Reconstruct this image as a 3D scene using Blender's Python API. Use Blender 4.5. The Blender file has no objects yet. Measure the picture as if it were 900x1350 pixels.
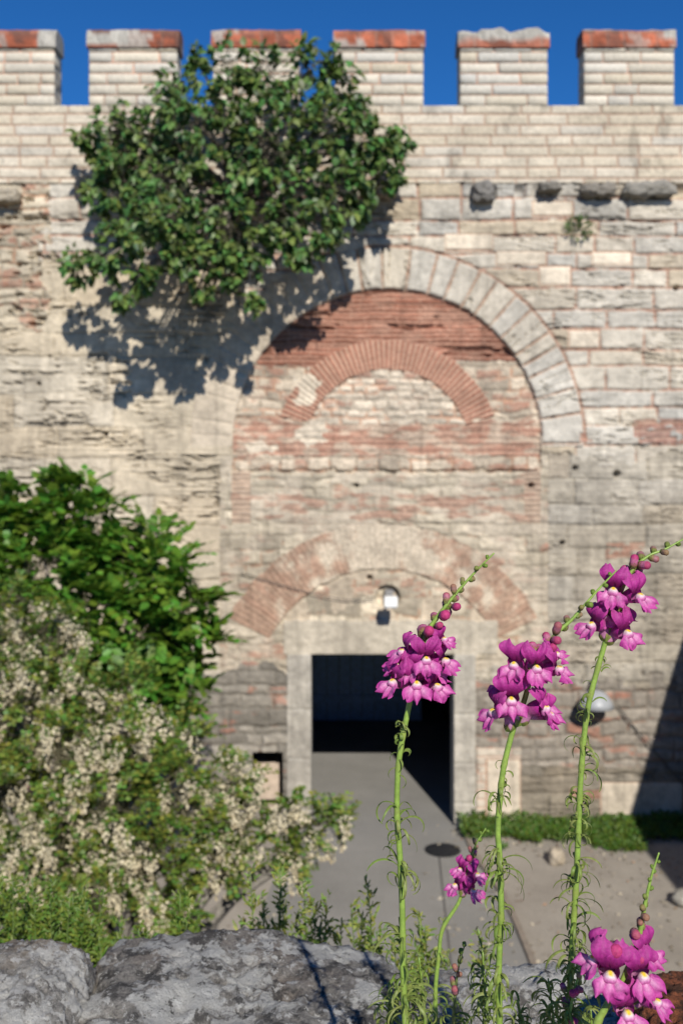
import bpy, math, random
import numpy as np
from mathutils import Vector, Matrix, Quaternion
random.seed(7); RS = np.random.RandomState(11)
S = bpy.context.scene; COL = S.collection
R = math.radians
F = 1320.0; ZC = 8.13; YW = 22.0          # focal length in px, eye height, distance of the gate wall
def P(px, py, Y): return Vector(((px-450)/F*Y, Y, ZC-(py-600)/F*Y))

# ------------------------------------------------------------------ helpers
def tag(o, label=None, cat=None, group=None, kind=None):
    if label: o['label'] = label
    if cat: o['category'] = cat
    if group: o['group'] = group
    if kind: o['kind'] = kind
    return o
def empty(name, loc, label=None, cat=None, group=None):
    o = bpy.data.objects.new(name, None); COL.objects.link(o); o.location = loc
    o.empty_display_size = .1
    return tag(o, label, cat, group)
def mesh(name, v, f, mat, parent=None, col=None, smooth=True, loc=None):
    """v (N,3) world coordinates, f list of tuples or (M,k) array"""
    v = np.asarray(v, dtype=np.float64).reshape(-1, 3)
    me = bpy.data.meshes.new(name)
    if isinstance(f, np.ndarray):
        k = f.shape[1]; m = f.shape[0]
        me.vertices.add(len(v)); me.loops.add(m*k); me.polygons.add(m)
        me.loops.foreach_set('vertex_index', f.astype(np.int32).ravel())
        me.polygons.foreach_set('loop_start', (np.arange(m)*k).astype(np.int32))
    else:
        me.from_pydata(v.tolist(), [], f)
    o = bpy.data.objects.new(name, me); COL.objects.link(o)
    org = Vector((0, 0, 0))
    if parent is not None:
        o.parent = parent
        org = WLOC(parent)
    if loc is not None:
        o.location = Vector(loc)-org; org = Vector(loc)
    vv = (v-np.array(org)).astype(np.float32)
    me.vertices.foreach_set('co', vv.ravel())
    if col is not None:
        a = me.color_attributes.new('Col', 'FLOAT_COLOR', 'POINT')
        c = np.ones((len(v), 4), np.float32); c[:, :3] = np.clip(np.asarray(col), .004, 1)
        a.data.foreach_set('color', c.ravel())
    me.update(calc_edges=True); me.validate()
    me.polygons.foreach_set('use_smooth', np.full(len(me.polygons), smooth))
    me.materials.append(mat)
    return o
def WLOC(o):
    l = Vector(o.location)
    while o.parent: o = o.parent; l = l+Vector(o.location)
    return l
class MB:
    def __init__(s): s.v = []; s.f = []; s.c = []; s.n = 0
    def add(s, v, f, c=(.5, .5, .5)):
        v = np.asarray(v, float).reshape(-1, 3); s.v.append(v)
        s.f += [tuple(i+s.n for i in q) for q in f]
        c = np.asarray(c, float)
        s.c.append(np.tile(c, (len(v), 1)) if c.ndim == 1 else c); s.n += len(v)
    def box(s, x0, x1, y0, y1, z0, z1, c=(.5, .5, .5)):
        v = [(x, y, z) for x in (x0, x1) for y in (y0, y1) for z in (z0, z1)]
        s.add(v, [(0, 1, 3, 2), (4, 6, 7, 5), (0, 4, 5, 1), (2, 3, 7, 6), (0, 2, 6, 4), (1, 5, 7, 3)], c)
    def build(s, name, mat, parent=None, smooth=True, loc=None):
        return mesh(name, np.concatenate(s.v), s.f, mat, parent, np.concatenate(s.c), smooth, loc)
def sweep(mb, pts, rad, n=8, col=(.5, .5, .5), cap=True, flat=1.0):
    pts = [Vector(p) for p in pts]; N = len(pts); vs = []; cs = []
    up = Vector((0.13, .2, 1)).normalized()
    for i, p in enumerate(pts):
        t = (pts[min(i+1, N-1)]-pts[max(i-1, 0)])
        t = t.normalized() if t.length > 1e-9 else Vector((0, 0, 1))
        a = t.cross(up)
        if a.length < .05: a = t.cross(Vector((1, 0, 0)))
        a.normalize(); b = t.cross(a).normalized(); up = -b if (-b).dot(up) > 0 else b
        r = rad[i] if hasattr(rad, '__len__') else rad
        for k in range(n):
            th = 2*math.pi*k/n; vs.append(p+a*(r*math.cos(th))+b*(r*flat*math.sin(th)))
            cs.append(col[i] if np.ndim(col) == 2 else col)
    f = [(i*n+k, i*n+(k+1) % n, (i+1)*n+(k+1) % n, (i+1)*n+k) for i in range(N-1) for k in range(n)]
    if cap: f += [tuple(range(n))[::-1], tuple((N-1)*n+k for k in range(n))]
    mb.add([tuple(v) for v in vs], f, cs)
def spline(pts, n=8):
    pts = [Vector(p) for p in pts]; q = [pts[0]*2-pts[1]]+pts+[pts[-1]*2-pts[-2]]; out = []
    for i in range(1, len(q)-2):
        for k in range(n):
            t = k/n; a, b, c, d = q[i-1:i+3]
            out.append(.5*((2*b)+(c-a)*t+(2*a-5*b+4*c-d)*t*t+(3*b-a-3*c+d)*t**3))
    return out+[pts[-1]]
def smooth01(x): x = np.clip(x, 0, 1); return x*x*(3-2*x)
def vnoise(x, y, seed=0):
    x = np.asarray(x, float)+seed*17.3; y = np.asarray(y, float)+seed*5.7
    xi = np.floor(x).astype(np.int64); yi = np.floor(y).astype(np.int64); fx = smooth01(x-xi); fy = smooth01(y-yi)
    def h(a, b):
        n = (a*374761393+b*668265263+seed*1442695041) & 0xffffffff
        n = ((n ^ (n >> 13))*1274126177) & 0xffffffff
        n = (n ^ (n >> 16)); return (n & 0xffff)/65535.0
    return (h(xi, yi)*(1-fx)+h(xi+1, yi)*fx)*(1-fy)+(h(xi, yi+1)*(1-fx)+h(xi+1, yi+1)*fx)*fy
def fbm(x, y, seed=0, o=4):
    s = 0; a = .5; t = 0
    for i in range(o): s = s+a*vnoise(x*2**i, y*2**i, seed+i*7); t += a; a *= .55
    return s/t
def hsh(a, b, seed=0): return vnoise(np.asarray(a, float)*1.0, np.asarray(b, float)*1.0, seed)

# ------------------------------------------------------------------ materials
def newmat(name):
    m = bpy.data.materials.new(name); m.use_nodes = True; nt = m.node_tree; nt.nodes.clear()
    o = nt.nodes.new('ShaderNodeOutputMaterial'); b = nt.nodes.new('ShaderNodeBsdfPrincipled')
    nt.links.new(b.outputs[0], o.inputs[0]); return m, nt, b, o
def N(nt, t, **k):
    n = nt.nodes.new(t)
    for a, v in k.items():
        if a.startswith('i_'):
            key = a[2:]; n.inputs[int(key) if key.isdigit() else key].default_value = v
        else: setattr(n, a, v)
    return n
def noise(nt, scale, detail=4, rough=.55, vec=None):
    n = N(nt, 'ShaderNodeTexNoise'); n.inputs['Scale'].default_value = scale
    n.inputs['Detail'].default_value = detail; n.inputs['Roughness'].default_value = rough
    if vec is not None: nt.links.new(vec, n.inputs['Vector'])
    return n
def ramp(nt, fac, stops):
    r = N(nt, 'ShaderNodeValToRGB'); e = r.color_ramp.elements
    while len(e) < len(stops): e.new(.5)
    for i, (p, c) in enumerate(stops): e[i].position = p; e[i].color = (*c, 1) if len(c) == 3 else c
    nt.links.new(fac, r.inputs[0]); return r
def mix(nt, a, b, fac, mode='MIX'):
    m = N(nt, 'ShaderNodeMix', data_type='RGBA', blend_type=mode)
    for s, v in ((m.inputs[6], a), (m.inputs[7], b), (m.inputs[0], fac)):
        if hasattr(v, 'is_linked'): nt.links.new(v, s)
        else: s.default_value = (*v, 1) if isinstance(v, tuple) else v
    return m.outputs[2]
def bump(nt, b, hgt, st, dist=.01):
    n = N(nt, 'ShaderNodeBump'); n.inputs['Strength'].default_value = st; n.inputs['Distance'].default_value = dist
    nt.links.new(hgt, n.inputs['Height']); nt.links.new(n.outputs[0], b.inputs['Normal'])
def colmat(name, rough=.9, nscale=20, namp=.35, bst=.5, bd=.02, trans=0, spec=.3, tint=(1, 1, 1)):
    m, nt, b, o = newmat(name)
    at = N(nt, 'ShaderNodeVertexColor', layer_name='Col'); geo = N(nt, 'ShaderNodeNewGeometry')
    n = noise(nt, nscale, 5, .6, geo.outputs['Position'])
    g = ramp(nt, n.outputs[0], [(.3, (1-namp,)*3), (.7, (1+namp*.6,)*3)])
    c = mix(nt, at.outputs[0], g.outputs[0], 1.0, 'MULTIPLY')
    nt.links.new(c, b.inputs['Base Color']); b.inputs['Roughness'].default_value = rough
    b.inputs['Specular IOR Level'].default_value = spec
    if bst: bump(nt, b, n.outputs[0], bst, bd)
    if trans:
        t = N(nt, 'ShaderNodeBsdfTranslucent'); mx = N(nt, 'ShaderNodeMixShader'); mx.inputs[0].default_value = trans
        c2 = mix(nt, c, tint, .6, 'MULTIPLY')
        nt.links.new(c2, t.inputs[0]); nt.links.new(b.outputs[0], mx.inputs[1]); nt.links.new(t.outputs[0], mx.inputs[2])
        nt.links.new(mx.outputs[0], o.inputs[0])
    return m
M = {}
M['stone'] = colmat('weathered_masonry', .92, 7, .22, .6, .03)
M['finestone'] = colmat('ashlar', .92, 12, .18, .5, .02)
M['brick'] = colmat('brickwork', .92, 14, .28, .6, .02)
M['leaf'] = colmat('leaf_green', .48, 9, .25, 0, trans=.22, spec=.5, tint=(1.0, 1.0, .35))
M['softleaf'] = colmat('soft_leaf', .5, 40, .2, 0, trans=.35, spec=.4, tint=(1.0, 1.0, .35))
M['blossom'] = colmat('blossom', .7, 60, .1, 0, trans=.3, spec=.2)
M['bark'] = colmat('bark', .9, 25, .4, .7, .02)
M['petal'] = colmat('petal', .55, 420, .26, .45, .0012, trans=.32, spec=.22, tint=(1.0, .75, .95))
M['stem'] = colmat('green_stem', .42, 300, .18, .3, .0006, trans=0, spec=.45)
M['thin'] = colmat('thin_leaf', .5, 300, .25, 0, trans=.3, spec=.4, tint=(1, 1, .5))
M['metal'] = colmat('painted_metal', .45, 40, .12, .1, .002, spec=.5)
def flat(name, c, rough=.8, metal=0, nscale=8, amp=.3):
    m, nt, b, o = newmat(name); geo = N(nt, 'ShaderNodeNewGeometry')
    n = noise(nt, nscale, 5, .6, geo.outputs['Position'])
    g = ramp(nt, n.outputs[0], [(.3, tuple(x*(1-amp) for x in c)), (.7, tuple(min(1, x*(1+amp*.6)) for x in c))])
    nt.links.new(g.outputs[0], b.inputs['Base Color']); b.inputs['Roughness'].default_value = rough
    b.inputs['Metallic'].default_value = metal; bump(nt, b, n.outputs[0], .3, .01); return m
M['core'] = flat('rubble_core', (.22, .19, .15))
M['dark'] = flat('near_black_plaster', (.05, .048, .045))  # even near-black colour for the passage walls
M['gate'] = flat('pale_blue_gate_wood', (.26, .43, .68), .6)  # pale blue, the navy tone of the unlit doorway put into the gate colour
M['iron'] = flat('cast_iron', (.035, .036, .04), .55, .6, 60)
M['cable'] = flat('cable', (.06, .055, .05), .6)
# road, dirt, ground
def ground_mat(name, c1, c2, c3, sc=.6):
    m, nt, b, o = newmat(name); geo = N(nt, 'ShaderNodeNewGeometry'); v = geo.outputs['Position']
    a = noise(nt, sc, 8, .68, v); f = noise(nt, 28, 5, .75, v); g = noise(nt, 3.2, 7, .7, v)
    c = ramp(nt, a.outputs[0], [(.3, c1), (.7, c2)]).outputs[0]
    sp = ramp(nt, g.outputs[0], [(.60, (0, 0, 0)), (.75, (1, 1, 1))]).outputs[0]
    c = mix(nt, c, c3, sp)
    fg = ramp(nt, f.outputs[0], [(.3, (.74,)*3), (.7, (1.16,)*3)]).outputs[0]
    c = mix(nt, c, fg, 1.0, 'MULTIPLY')
    nt.links.new(c, b.inputs['Base Color']); b.inputs['Roughness'].default_value = .93
    bump(nt, b, f.outputs[0], .5, .01); return m
M['road'] = ground_mat('worn_concrete_road', (.18, .172, .155), (.255, .242, .22), (.16, .152, .137), .45)
M['dirt'] = ground_mat('packed_earth', (.23, .20, .165), (.33, .295, .245), (.17, .148, .118), .7)
M['ground'] = ground_mat('dry_ground', (.22, .20, .13), (.30, .25, .17), (.16, .17, .08), .2)
def lichen_rock(name, base, white, dark, wth=.55, dth=.50, warm=(.30, .2, .11), spot=.56):
    m, nt, b, o = newmat(name); geo = N(nt, 'ShaderNodeNewGeometry'); v = geo.outputs['Position']
    def sh(k):
        f = N(nt, 'ShaderNodeVectorMath', operation='ADD'); f.inputs[1].default_value = (3.3*k, 7.1*k, 1.7*k); nt.links.new(v, f.inputs[0]); return f.outputs[0]
    big = noise(nt, 7, 9, .72, v); med = noise(nt, 26, 9, .78, sh(1)); fin = noise(nt, 120, 6, .8, sh(2)); spt = noise(nt, 60, 6, .7, sh(3)); wn = noise(nt, 5, 6, .65, sh(4))
    c = ramp(nt, fin.outputs[0], [(.38, tuple(x*.55 for x in base)), (.60, tuple(x*1.15 for x in base))]).outputs[0]
    c = mix(nt, c, warm, ramp(nt, wn.outputs[0], [(.52, (0, 0, 0)), (.62, (.6,)*3)]).outputs[0])
    c = mix(nt, c, dark, ramp(nt, med.outputs[0], [(dth-.02, (0, 0, 0)), (dth+.06, (.85,)*3)]).outputs[0])
    sep = N(nt, 'ShaderNodeSeparateXYZ'); nt.links.new(geo.outputs['Normal'], sep.inputs[0])
    k = N(nt, 'ShaderNodeMath', operation='MULTIPLY_ADD'); nt.links.new(sep.outputs['Z'], k.inputs[0]); k.inputs[1].default_value = .05; nt.links.new(big.outputs[0], k.inputs[2])
    pw = mix(nt, tuple(x*.72 for x in white), white, fin.outputs[0])
    c = mix(nt, c, pw, ramp(nt, k.outputs[0], [(wth, (0, 0, 0)), (wth+.035, (.85,)*3)]).outputs[0])
    c = mix(nt, c, white, ramp(nt, spt.outputs[0], [(spot, (0, 0, 0)), (spot+.03, (.8,)*3)]).outputs[0])
    off = noise(nt, 33, 5, .7, sh(6)); c = mix(nt, c, dark, ramp(nt, off.outputs[0], [(.60, (0, 0, 0)), (.64, (.9,)*3)]).outputs[0])
    nt.links.new(c, b.inputs['Base Color']); b.inputs['Roughness'].default_value = .95; b.inputs['Specular IOR Level'].default_value = .2
    h = N(nt, 'ShaderNodeMath', operation='MULTIPLY_ADD'); nt.links.new(fin.outputs[0], h.inputs[0]); h.inputs[1].default_value = .5
    nt.links.new(med.outputs[0], h.inputs[2]); bump(nt, b, h.outputs[0], 1.0, .016); return m
M['rock_pale'] = lichen_rock('pale_lichen_rock', (.36, .335, .295), (.62, .60, .55), (.11, .10, .09), .535, .54, (.30, .22, .14), .535)
M['rock_dark'] = lichen_rock('dark_lichen_rock', (.29, .27, .24), (.60, .585, .54), (.06, .056, .052), .55, .505, (.22, .17, .13), .575)
M['rock_red'] = lichen_rock('red_rock', (.33, .11, .05), (.42, .3, .24), (.05, .03, .02), .66, .5, (.40, .12, .05), .63)

# ------------------------------------------------------------------ world, sun, camera
w = bpy.data.worlds.new('World'); S.world = w; w.use_nodes = True; nt = w.node_tree; nt.nodes.clear()
sky = N(nt, 'ShaderNodeTexSky', sky_type='NISHITA'); sky.sun_disc = False
L = Vector((-.21, 1, -.70)).normalized()          # direction the sunlight travels
sky.sun_elevation = math.asin(-L.z); sky.sun_rotation = math.atan2(-L.x, -L.y)
sky.altitude = 3000; sky.air_density = 1.0; sky.dust_density = .0; sky.ozone_density = 10.0
bg = N(nt, 'ShaderNodeBackground'); bg.inputs[1].default_value = .10
wo = N(nt, 'ShaderNodeOutputWorld'); hs = N(nt, 'ShaderNodeHueSaturation'); hs.inputs['Saturation'].default_value = 1.12; nt.links.new(sky.outputs[0], hs.inputs['Color']); nt.links.new(hs.outputs[0], bg.inputs[0]); nt.links.new(bg.outputs[0], wo.inputs[0])
sd = bpy.data.lights.new('sun', 'SUN'); sd.energy = 4.9; sd.angle = R(.53); sd.color = (1, .955, .88)
so = bpy.data.objects.new('sun', sd); COL.objects.link(so); so.rotation_euler = L.to_track_quat('-Z', 'Y').to_euler(); so.location = (3, -8, 20)
cd = bpy.data.cameras.new('camera'); cam = bpy.data.objects.new('camera', cd); COL.objects.link(cam)
cam.location = (0, 0, ZC); cam.rotation_euler = (R(90), 0, 0)
cd.sensor_fit = 'VERTICAL'; cd.sensor_height = 36; cd.lens = F/1350*36; cd.shift_y = -75/1350
cd.clip_start = .02; cd.clip_end = 5000
cd.dof.use_dof = True; cd.dof.focus_distance = 1.0; cd.dof.aperture_fstop = 8.3
S.camera = cam
vs = S.view_settings; vs.view_transform = 'Standard'; vs.look = 'None'; vs.gamma = 1; vs.exposure = .25; vs.use_curve_mapping = False

# ------------------------------------------------------------------ the gate wall, a relief laid out in photo pixels at 60 px to the metre
SP = 1.45
us = np.concatenate([np.arange(-420, -24, 6), np.arange(-24, 924, SP), np.arange(924, 1330, 6)])
vs_ = np.concatenate([np.arange(141, 1100, SP), [1104.]])
U, V = np.meshgrid(us, vs_)
def courses(U, V, v0, v1, h, hj, w0, w1, seed, warp=2.0, wl=90):
    rs = np.random.RandomState(seed); b = [v0-h]
    while b[-1] < v1+h: b.append(b[-1]+h*(1+rs.uniform(-hj, hj)))
    b = np.array(b); Vw = V+warp*(fbm(U/wl, V/wl, seed, 3)-.5)*4
    ci = np.clip(np.searchsorted(b, Vw)-1, 0, len(b)-2); dy = np.minimum(Vw-b[ci], b[ci+1]-Vw)
    dx = np.zeros_like(U); bi = np.zeros_like(ci)
    Uw = U+1.5*(fbm(U/15, V/15, seed+3, 2)-.5)
    for c in np.unique(ci):
        m = ci == c; xs = [-460-rs.uniform(0, 40)]
        while xs[-1] < 1400: xs.append(xs[-1]+rs.uniform(w0, w1))
        xs = np.array(xs); k = np.searchsorted(xs, Uw[m])-1; bi[m] = k; dx[m] = np.minimum(Uw[m]-xs[k], xs[k+1]-Uw[m])
    r = [hsh(ci*37.0+bi*3.0+1, bi*11.0+ci*5.0+1, seed+q) for q in range(3)]
    d = np.minimum(dx, dy)
    return d, r, dy, dx, ci
def c3(*c): return np.array(c, float)
def lerp(a, b, t):
    if np.ndim(t):
        t = np.asarray(t)
        if not (t.ndim > 1 and t.shape[-1] == 1): t = t[..., None]
    return a*(1-t)+b*t
CREAM = c3(.50, .435, .325); WARM = c3(.48, .40, .285); GREY = c3(.345, .335, .305); PALE = c3(.56, .51, .42); RED = c3(.285, .105, .062); PINK = c3(.36, .215, .15); DARKG = c3(.17, .16, .145); BROWN = c3(.30, .22, .15)
def zone_parapet(U, V):
    d, r, dy, dx, ci = courses(U, V, 65, 243, 14.3, .06, 28, 74, 5, .5)
    j = smooth01(d/1.9-.2); h = .03*smooth01(d/2.6)+.012*(r[0]-.5)
    c = lerp(lerp(CREAM*.98, PALE, r[1][..., None]*1.0), GREY*1.25, (r[2] > .8)*.5)
    c = c*(.88+.22*fbm(U/14, V/5, 31)[..., None])
    return lerp(c3(.37, .26, .19)*np.ones_like(c), c, j), h
def zone_upper(U, V):
    d, r, dy, dx, ci = courses(U, V, 243, 640, 27, .25, 42, 112, 21, 1.6)
    e = fbm(U/9, V/6, 41)-.45; j = smooth01((d+e*3.4)/2.0-.10)
    h = .055*smooth01((d+e*3)/3.5)+.05*(r[0]-.5)
    c = lerp(lerp(np.ones_like(U)[..., None]*GREY*1.18, PALE*.94, smooth01(r[1]*1.9-.35)), WARM*.97, smooth01(r[2]*2-1.05))
    c = c*(.70+.5*fbm(U/26, V/5.0, 51)[..., None]); crack = smooth01((.06-np.abs(fbm(U/45, V/6, 61, 4)-.5))/.03)*smooth01(fbm(U/50, V/30, 62)*4-1.75)
    h = h-.07*crack; c = lerp(c, c*.6, crack)
    jc = lerp(np.ones_like(c)*c3(.36, .20, .14), c3(.34, .29, .23), smooth01((V-560)/60+(fbm(U/38, V/22, 71)-.47)*7))
    return lerp(jc, c, j), h
def zone_big(U, V):
    d, r, dy, dx, ci = courses(U, V, 243, 900, 41, .22, 75, 175, 33, 2.5)
    e = fbm(U/11, V/6, 43)-.45; j = smooth01((d+e*5)/2.6)
    h = .03*smooth01((d+e*4)/3)+.035*(r[0]-.5)
    c = lerp(lerp(np.ones_like(U)[..., None]*CREAM*1.0, WARM*1.05, r[1]), GREY*1.25, smooth01(r[2]*2-1.1)*.7)
    n = fbm(U/55, V/7, 81, 5); er = smooth01(fbm(U/60, V/35, 82, 3)*4-1.8)
    crack = smooth01((.05-np.abs(n-.5))/.028)*er
    strat = (fbm(U/90, V/3.2, 83, 3)-.5)*er
    h = h-.10*crack+.10*strat; c = c*(.86+.26*fbm(U/35, V/8, 84)[..., None])*(1+.5*strat[..., None]); c = lerp(c, c*.45, crack*.8)
    return lerp(c*.72, c, j), h
def zone_low(U, V):
    d, r, dy, dx, ci = courses(U, V, 600, 1110, 29, .35, 38, 120, 47, 2.5)
    e = fbm(U/9, V/5, 45)-.45; j = smooth01((d+e*6)/3)
    h = .05*smooth01((d+e*4)/3.5)+.05*(r[0]-.5)
    c = lerp(lerp(np.ones_like(U)[..., None]*CREAM*.84, c3(.37, .345, .295), r[1]), BROWN*1.25, smooth01(r[2]*2-1.2)*.7)
    n = fbm(U/50, V/6, 91, 5); er = smooth01(fbm(U/60, V/40, 92, 3)*4-1.6); crack = smooth01((.045-np.abs(n-.5))/.03)*er
    h = h-.06*crack; c = c*(.66+.58*fbm(U/20, V/10, 94, 5)[..., None]); c = lerp(c, c*.6, crack)
    # sooty, rougher stone towards the foot of the wall
    st = smooth01((V-870)/60+(fbm(U/60, V/50, 95)-.5)*1.5)
    c = lerp(c, c*c3(.60, .585, .57), st)
    st2 = (fbm(U/70, V/2.8, 96, 3)-.5); h = h+.035*st2; c = c*(1+.4*st2[..., None])
    return lerp(c*.80, c, j*.8+.2), h*.8
def zone_rubble(U, V, hh, w0, w1, seed, base, redamt=.35, relief=.05, jred=.4):
    d, r, dy, dx, ci = courses(U, V, 200, 1110, hh, .42, w0*.85, w1*.85, seed, 3.2, 42)
    e = fbm(U/6, V/5, seed+1)-.45; j = smooth01((d+e*3.2)/2.6-.10)
    h = relief*.62*smooth01((d+e*3)/(hh*.28))+relief*.7*(r[0]-.5)+.03*(fbm(U/10, V/8, seed+11)-.5)
    c = base*(.62+.72*r[1][..., None])*(.76+.45*fbm(U/9, V/7, seed+2)[..., None])
    red = smooth01((fbm(U/34, V/13, seed+5)-.5)*7+(r[2]-.5)*1.6+redamt*2-1.0)*(.35+.65*fbm(U/7, V/4, seed+8))
    c = lerp(c, RED*1.2*(.8+.4*r[0][..., None]), red*.85)
    jc = lerp(np.ones_like(c)*np.asarray(base)*.72, np.asarray(base)*c3(.85, .58, .48), smooth01((fbm(U/30, V/14, seed+7)-.5)*6+jred-.5))
    return lerp(jc, c, j), h
def zone_brick(U, V, hh, w0, w1, seed, warp=1.2):
    d, r, dy, dx, ci = courses(U, V, 200, 1110, hh, .25, w0, w1, seed, warp, 40)
    rc = hsh(ci*7.0, ci*3.0, seed+9); lost = smooth01((rc-.50)*8)*smooth01(fbm(U/26, V/12, seed+4)*6-2.9)*(1 if hh < 6 and seed == 151 else .25)
    j = smooth01(dy/1.6-.15)*smooth01(dx/1.4)
    h = .035*smooth01(dy/1.7)-.10*lost+.02*(r[0]-.5)
    c = RED*(.70+.55*r[1][..., None])*(.8+.4*fbm(U/12, V/4, seed+2)[..., None])
    c = lerp(c, PINK*1.0, smooth01((fbm(U/30, V/18, seed+6)-.52)*6)*.5)*(.72+.5*rc[..., None])
    c = lerp(np.ones_like(c)*c3(.40, .22, .15), c, j)
    return lerp(c, c*.45, lost*.6), h
def wall_layout(U, V):
    C = np.zeros(U.shape+(3,)); H = np.zeros(U.shape); Lb = np.zeros(U.shape, int)
    wn = fbm(U/30, V/30, 101, 4)-.5
    def put(m, z, lab=None, dh=0):
        c, h = z; C[m] = c[m]; H[m] = (h+dh)[m]
        if lab is not None: Lb[m] = lab
    put(V < 9999, zone_upper(U, V), 0)
    lowm = V > 602+wn*60; put(lowm, zone_low(U, V))
    leftm = (U+wn*70 < 330) & (V > 335+wn*80) & (V < 890+wn*60); put(leftm, zone_big(U, V))
    # red rubble patch by the left border, other rubble under the fig tree
    lr = (U+wn*60 < 62) & (V > 243) & (V < 430+wn*60); put(lr, zone_rubble(U, V, 16, 22, 60, 131, CREAM*.88, .48, .09, .9))
    mid = (U > 290) & (U < 722) & (V > 600) & (V < 880+wn*30); zc, zh = zone_rubble(U, V, 15, 18, 60, 137, CREAM*.90, .15, .05, .1); lm = smooth01((fbm(U/40, V/22, 138)-.46)*6)*.75; zc = lerp(zc, np.ones_like(zc)*c3(.47, .405, .315)*(.72+.5*fbm(U/25, V/6, 139)[..., None]), lm); put(mid, (zc, zh*(1-.6*lm)+.03*(fbm(U/9, V/5, 140)-.5)))
    foot = (V > 880+wn*50) & (U < 420); put(foot, zone_rubble(U, V, 17, 22, 75, 139, c3(.235, .215, .18), .12, .07, .0))
    foot = (V > 900+wn*60) & (U > 625) & (V < 1010+wn*20); put(foot, zone_rubble(U, V, 18, 22, 60, 141, c3(.27, .24, .20), .15, .07))
    # upper blind arch
    cx, cy, R0, R1 = 510, 585, 203, 259
    du = U-cx; dv = cy-V; r = np.hypot(du, dv); th = np.arctan2(dv, du)
    band = fbm(U/14, V/14, 103, 3)-.5
    tym = (r+band*3 < R0) & (V < cy) | ((np.abs(du)+band*3 < R0) & (V >= cy-1) & (V < 622+band*10))
    zb = zone_brick(U, V, 5.6, 26, 50, 151); zr = zone_rubble(U, V, 14, 18, 46, 153, c3(.49, .41, .31), .34, .05, .8)
    zs = zone_rubble(U, V, 15.5, 18, 36, 155, c3(.56, .48, .375), .03, .06, .9)
    put(tym, zr, 2, -.045)
    topred = tym & (V+wn*18 < 482+8*np.sin(U/60)) ; put(topred & (U > 322), zb, 2, -.04)
    bandb = tym & (V+wn*16 > 556) & (V+wn*16 < 600)
    z2 = zone_brick(U, V, 7.5, 24, 52, 157)
    put(bandb, (lerp(z2[0]*1.15, np.ones_like(z2[0])*c3(.46, .35, .26)*(.7+.5*fbm(U/9, V/5, 159)[..., None]), .3+.7*smooth01((fbm(U/22, V/8, 158)-.45)*7)), z2[1]), 2, -.045)
    sides = tym & (V > 470) & (V <= 560) & (U < 420); c_, h_ = zr
    # relieving arch inside
    ax, ay, A0, A1 = 510, 597, 110, 149
    r2 = np.hypot(U-ax, V-ay)+band*3; t2 = np.arctan2(ay-V, U-ax)
    put(tym & (r2 < A0+1) & (V < 560+wn*12), zs, 2, -.045)
    k = t2/(6.4/130); kf = np.abs(k-np.round(k)); kr = hsh(np.round(k), np.round(k)*3+1, 161)
    vc = RED*(.88+.5*kr[..., None])*(.8+.4*fbm(U/8, V/8, 162)[..., None]); vc = lerp(vc, PINK*.95, .25)*(.9+.2*fbm(U/40, V/40, 164)[..., None])
    vj = smooth01((.5-kf)*6.4/1.5-.3); vc = lerp(np.ones_like(vc)*c3(.47, .30, .21), vc, vj); vh = .03*vj+.02*(kr-.5)
    ring = tym & (r2 >= A0) & (r2 < A1) & (t2 > R(20)+band*.1) & (t2 < R(160)+band*.1)
    worn = ring & (t2 > R(146)); put(ring, (vc, vh), 3, -.005)
    plast = tym & ((np.hypot((U-405)/16, (V-515)/17)+band*2.6 < 1) | (np.hypot((U-408)/26, (V-573)/11)+band*2.4 < 1) | (np.hypot((U-345)/14, (V-590)/9)+band*2.4 < 1))
    C[plast] = (np.ones_like(C)*c3(.58, .50, .39)*(.85+.3*fbm(U/7, V/7, 163)[..., None]))[plast]
    # the stone ring of voussoirs
    rs = np.random.RandomState(77); ed = [0.0]
    while ed[-1] < math.pi: ed.append(ed[-1]+rs.uniform(.075, .165))
    ed = np.array(ed); ki = np.clip(np.searchsorted(ed, np.clip(th, 0, math.pi))-1, 0, len(ed)-2)
    da = np.minimum(np.abs(th-ed[ki]), np.abs(ed[ki+1]-th))*r
    q = rs.rand(len(ed), 3)[ki]; dr = np.minimum(r-R0, R1-r); dd = np.minimum(da, dr)+(fbm(U/8, V/8, 171)-.5)*2.5
    rc = lerp(lerp(np.ones_like(C)*GREY*1.3, PALE*.94, q[..., 0]), WARM*.95, q[..., 1]*.4)
    rad = fbm(r/30, th*30, 172, 4); rc = rc*(.72+.46*rad[..., None])
    cr = smooth01((.03-np.abs(fbm(r/60, th*22, 173, 3)-.5))/.02)*(q[..., 2] > .6)
    rj = smooth01(dd/2.2); rh = .07*smooth01(dd/3)+.03*(q[..., 2]-.5)-.06*cr
    rc = lerp(rc, rc*.5, cr*.7)
    rm = (r >= R0) & (r+band*4 < R1) & (V < cy+4)
    fade = smooth01((U+wn*80-400)/60)                    # left half of the ring is smeared over with lime
    lime = np.ones_like(C)*c3(.50, .425, .325)*(.82+.32*fbm(U/18, V/12, 174)[..., None])
    put(rm, (lerp(lime, lerp(np.ones_like(C)*c3(.36, .22, .15), rc, rj), fade), rh*(.35+.65*fade)), 1, .02)
    # red mortar line round the ring
    rl = (r+band*4 >= R1) & (r+band*4 < R1+3.2) & (V < cy) & (U > 480); C[rl] = c3(.34, .22, .16); H[rl] -= .02
    # ledge below the tympanum
    edge = np.exp(-((V-(621+band*8))/3.0)**2)*((U > 305) & (U < 708)); H -= .12*edge
    sh = (V >= 618) & (V < 690) & (U > 300) & (U < 712); H[sh] += .03
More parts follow.
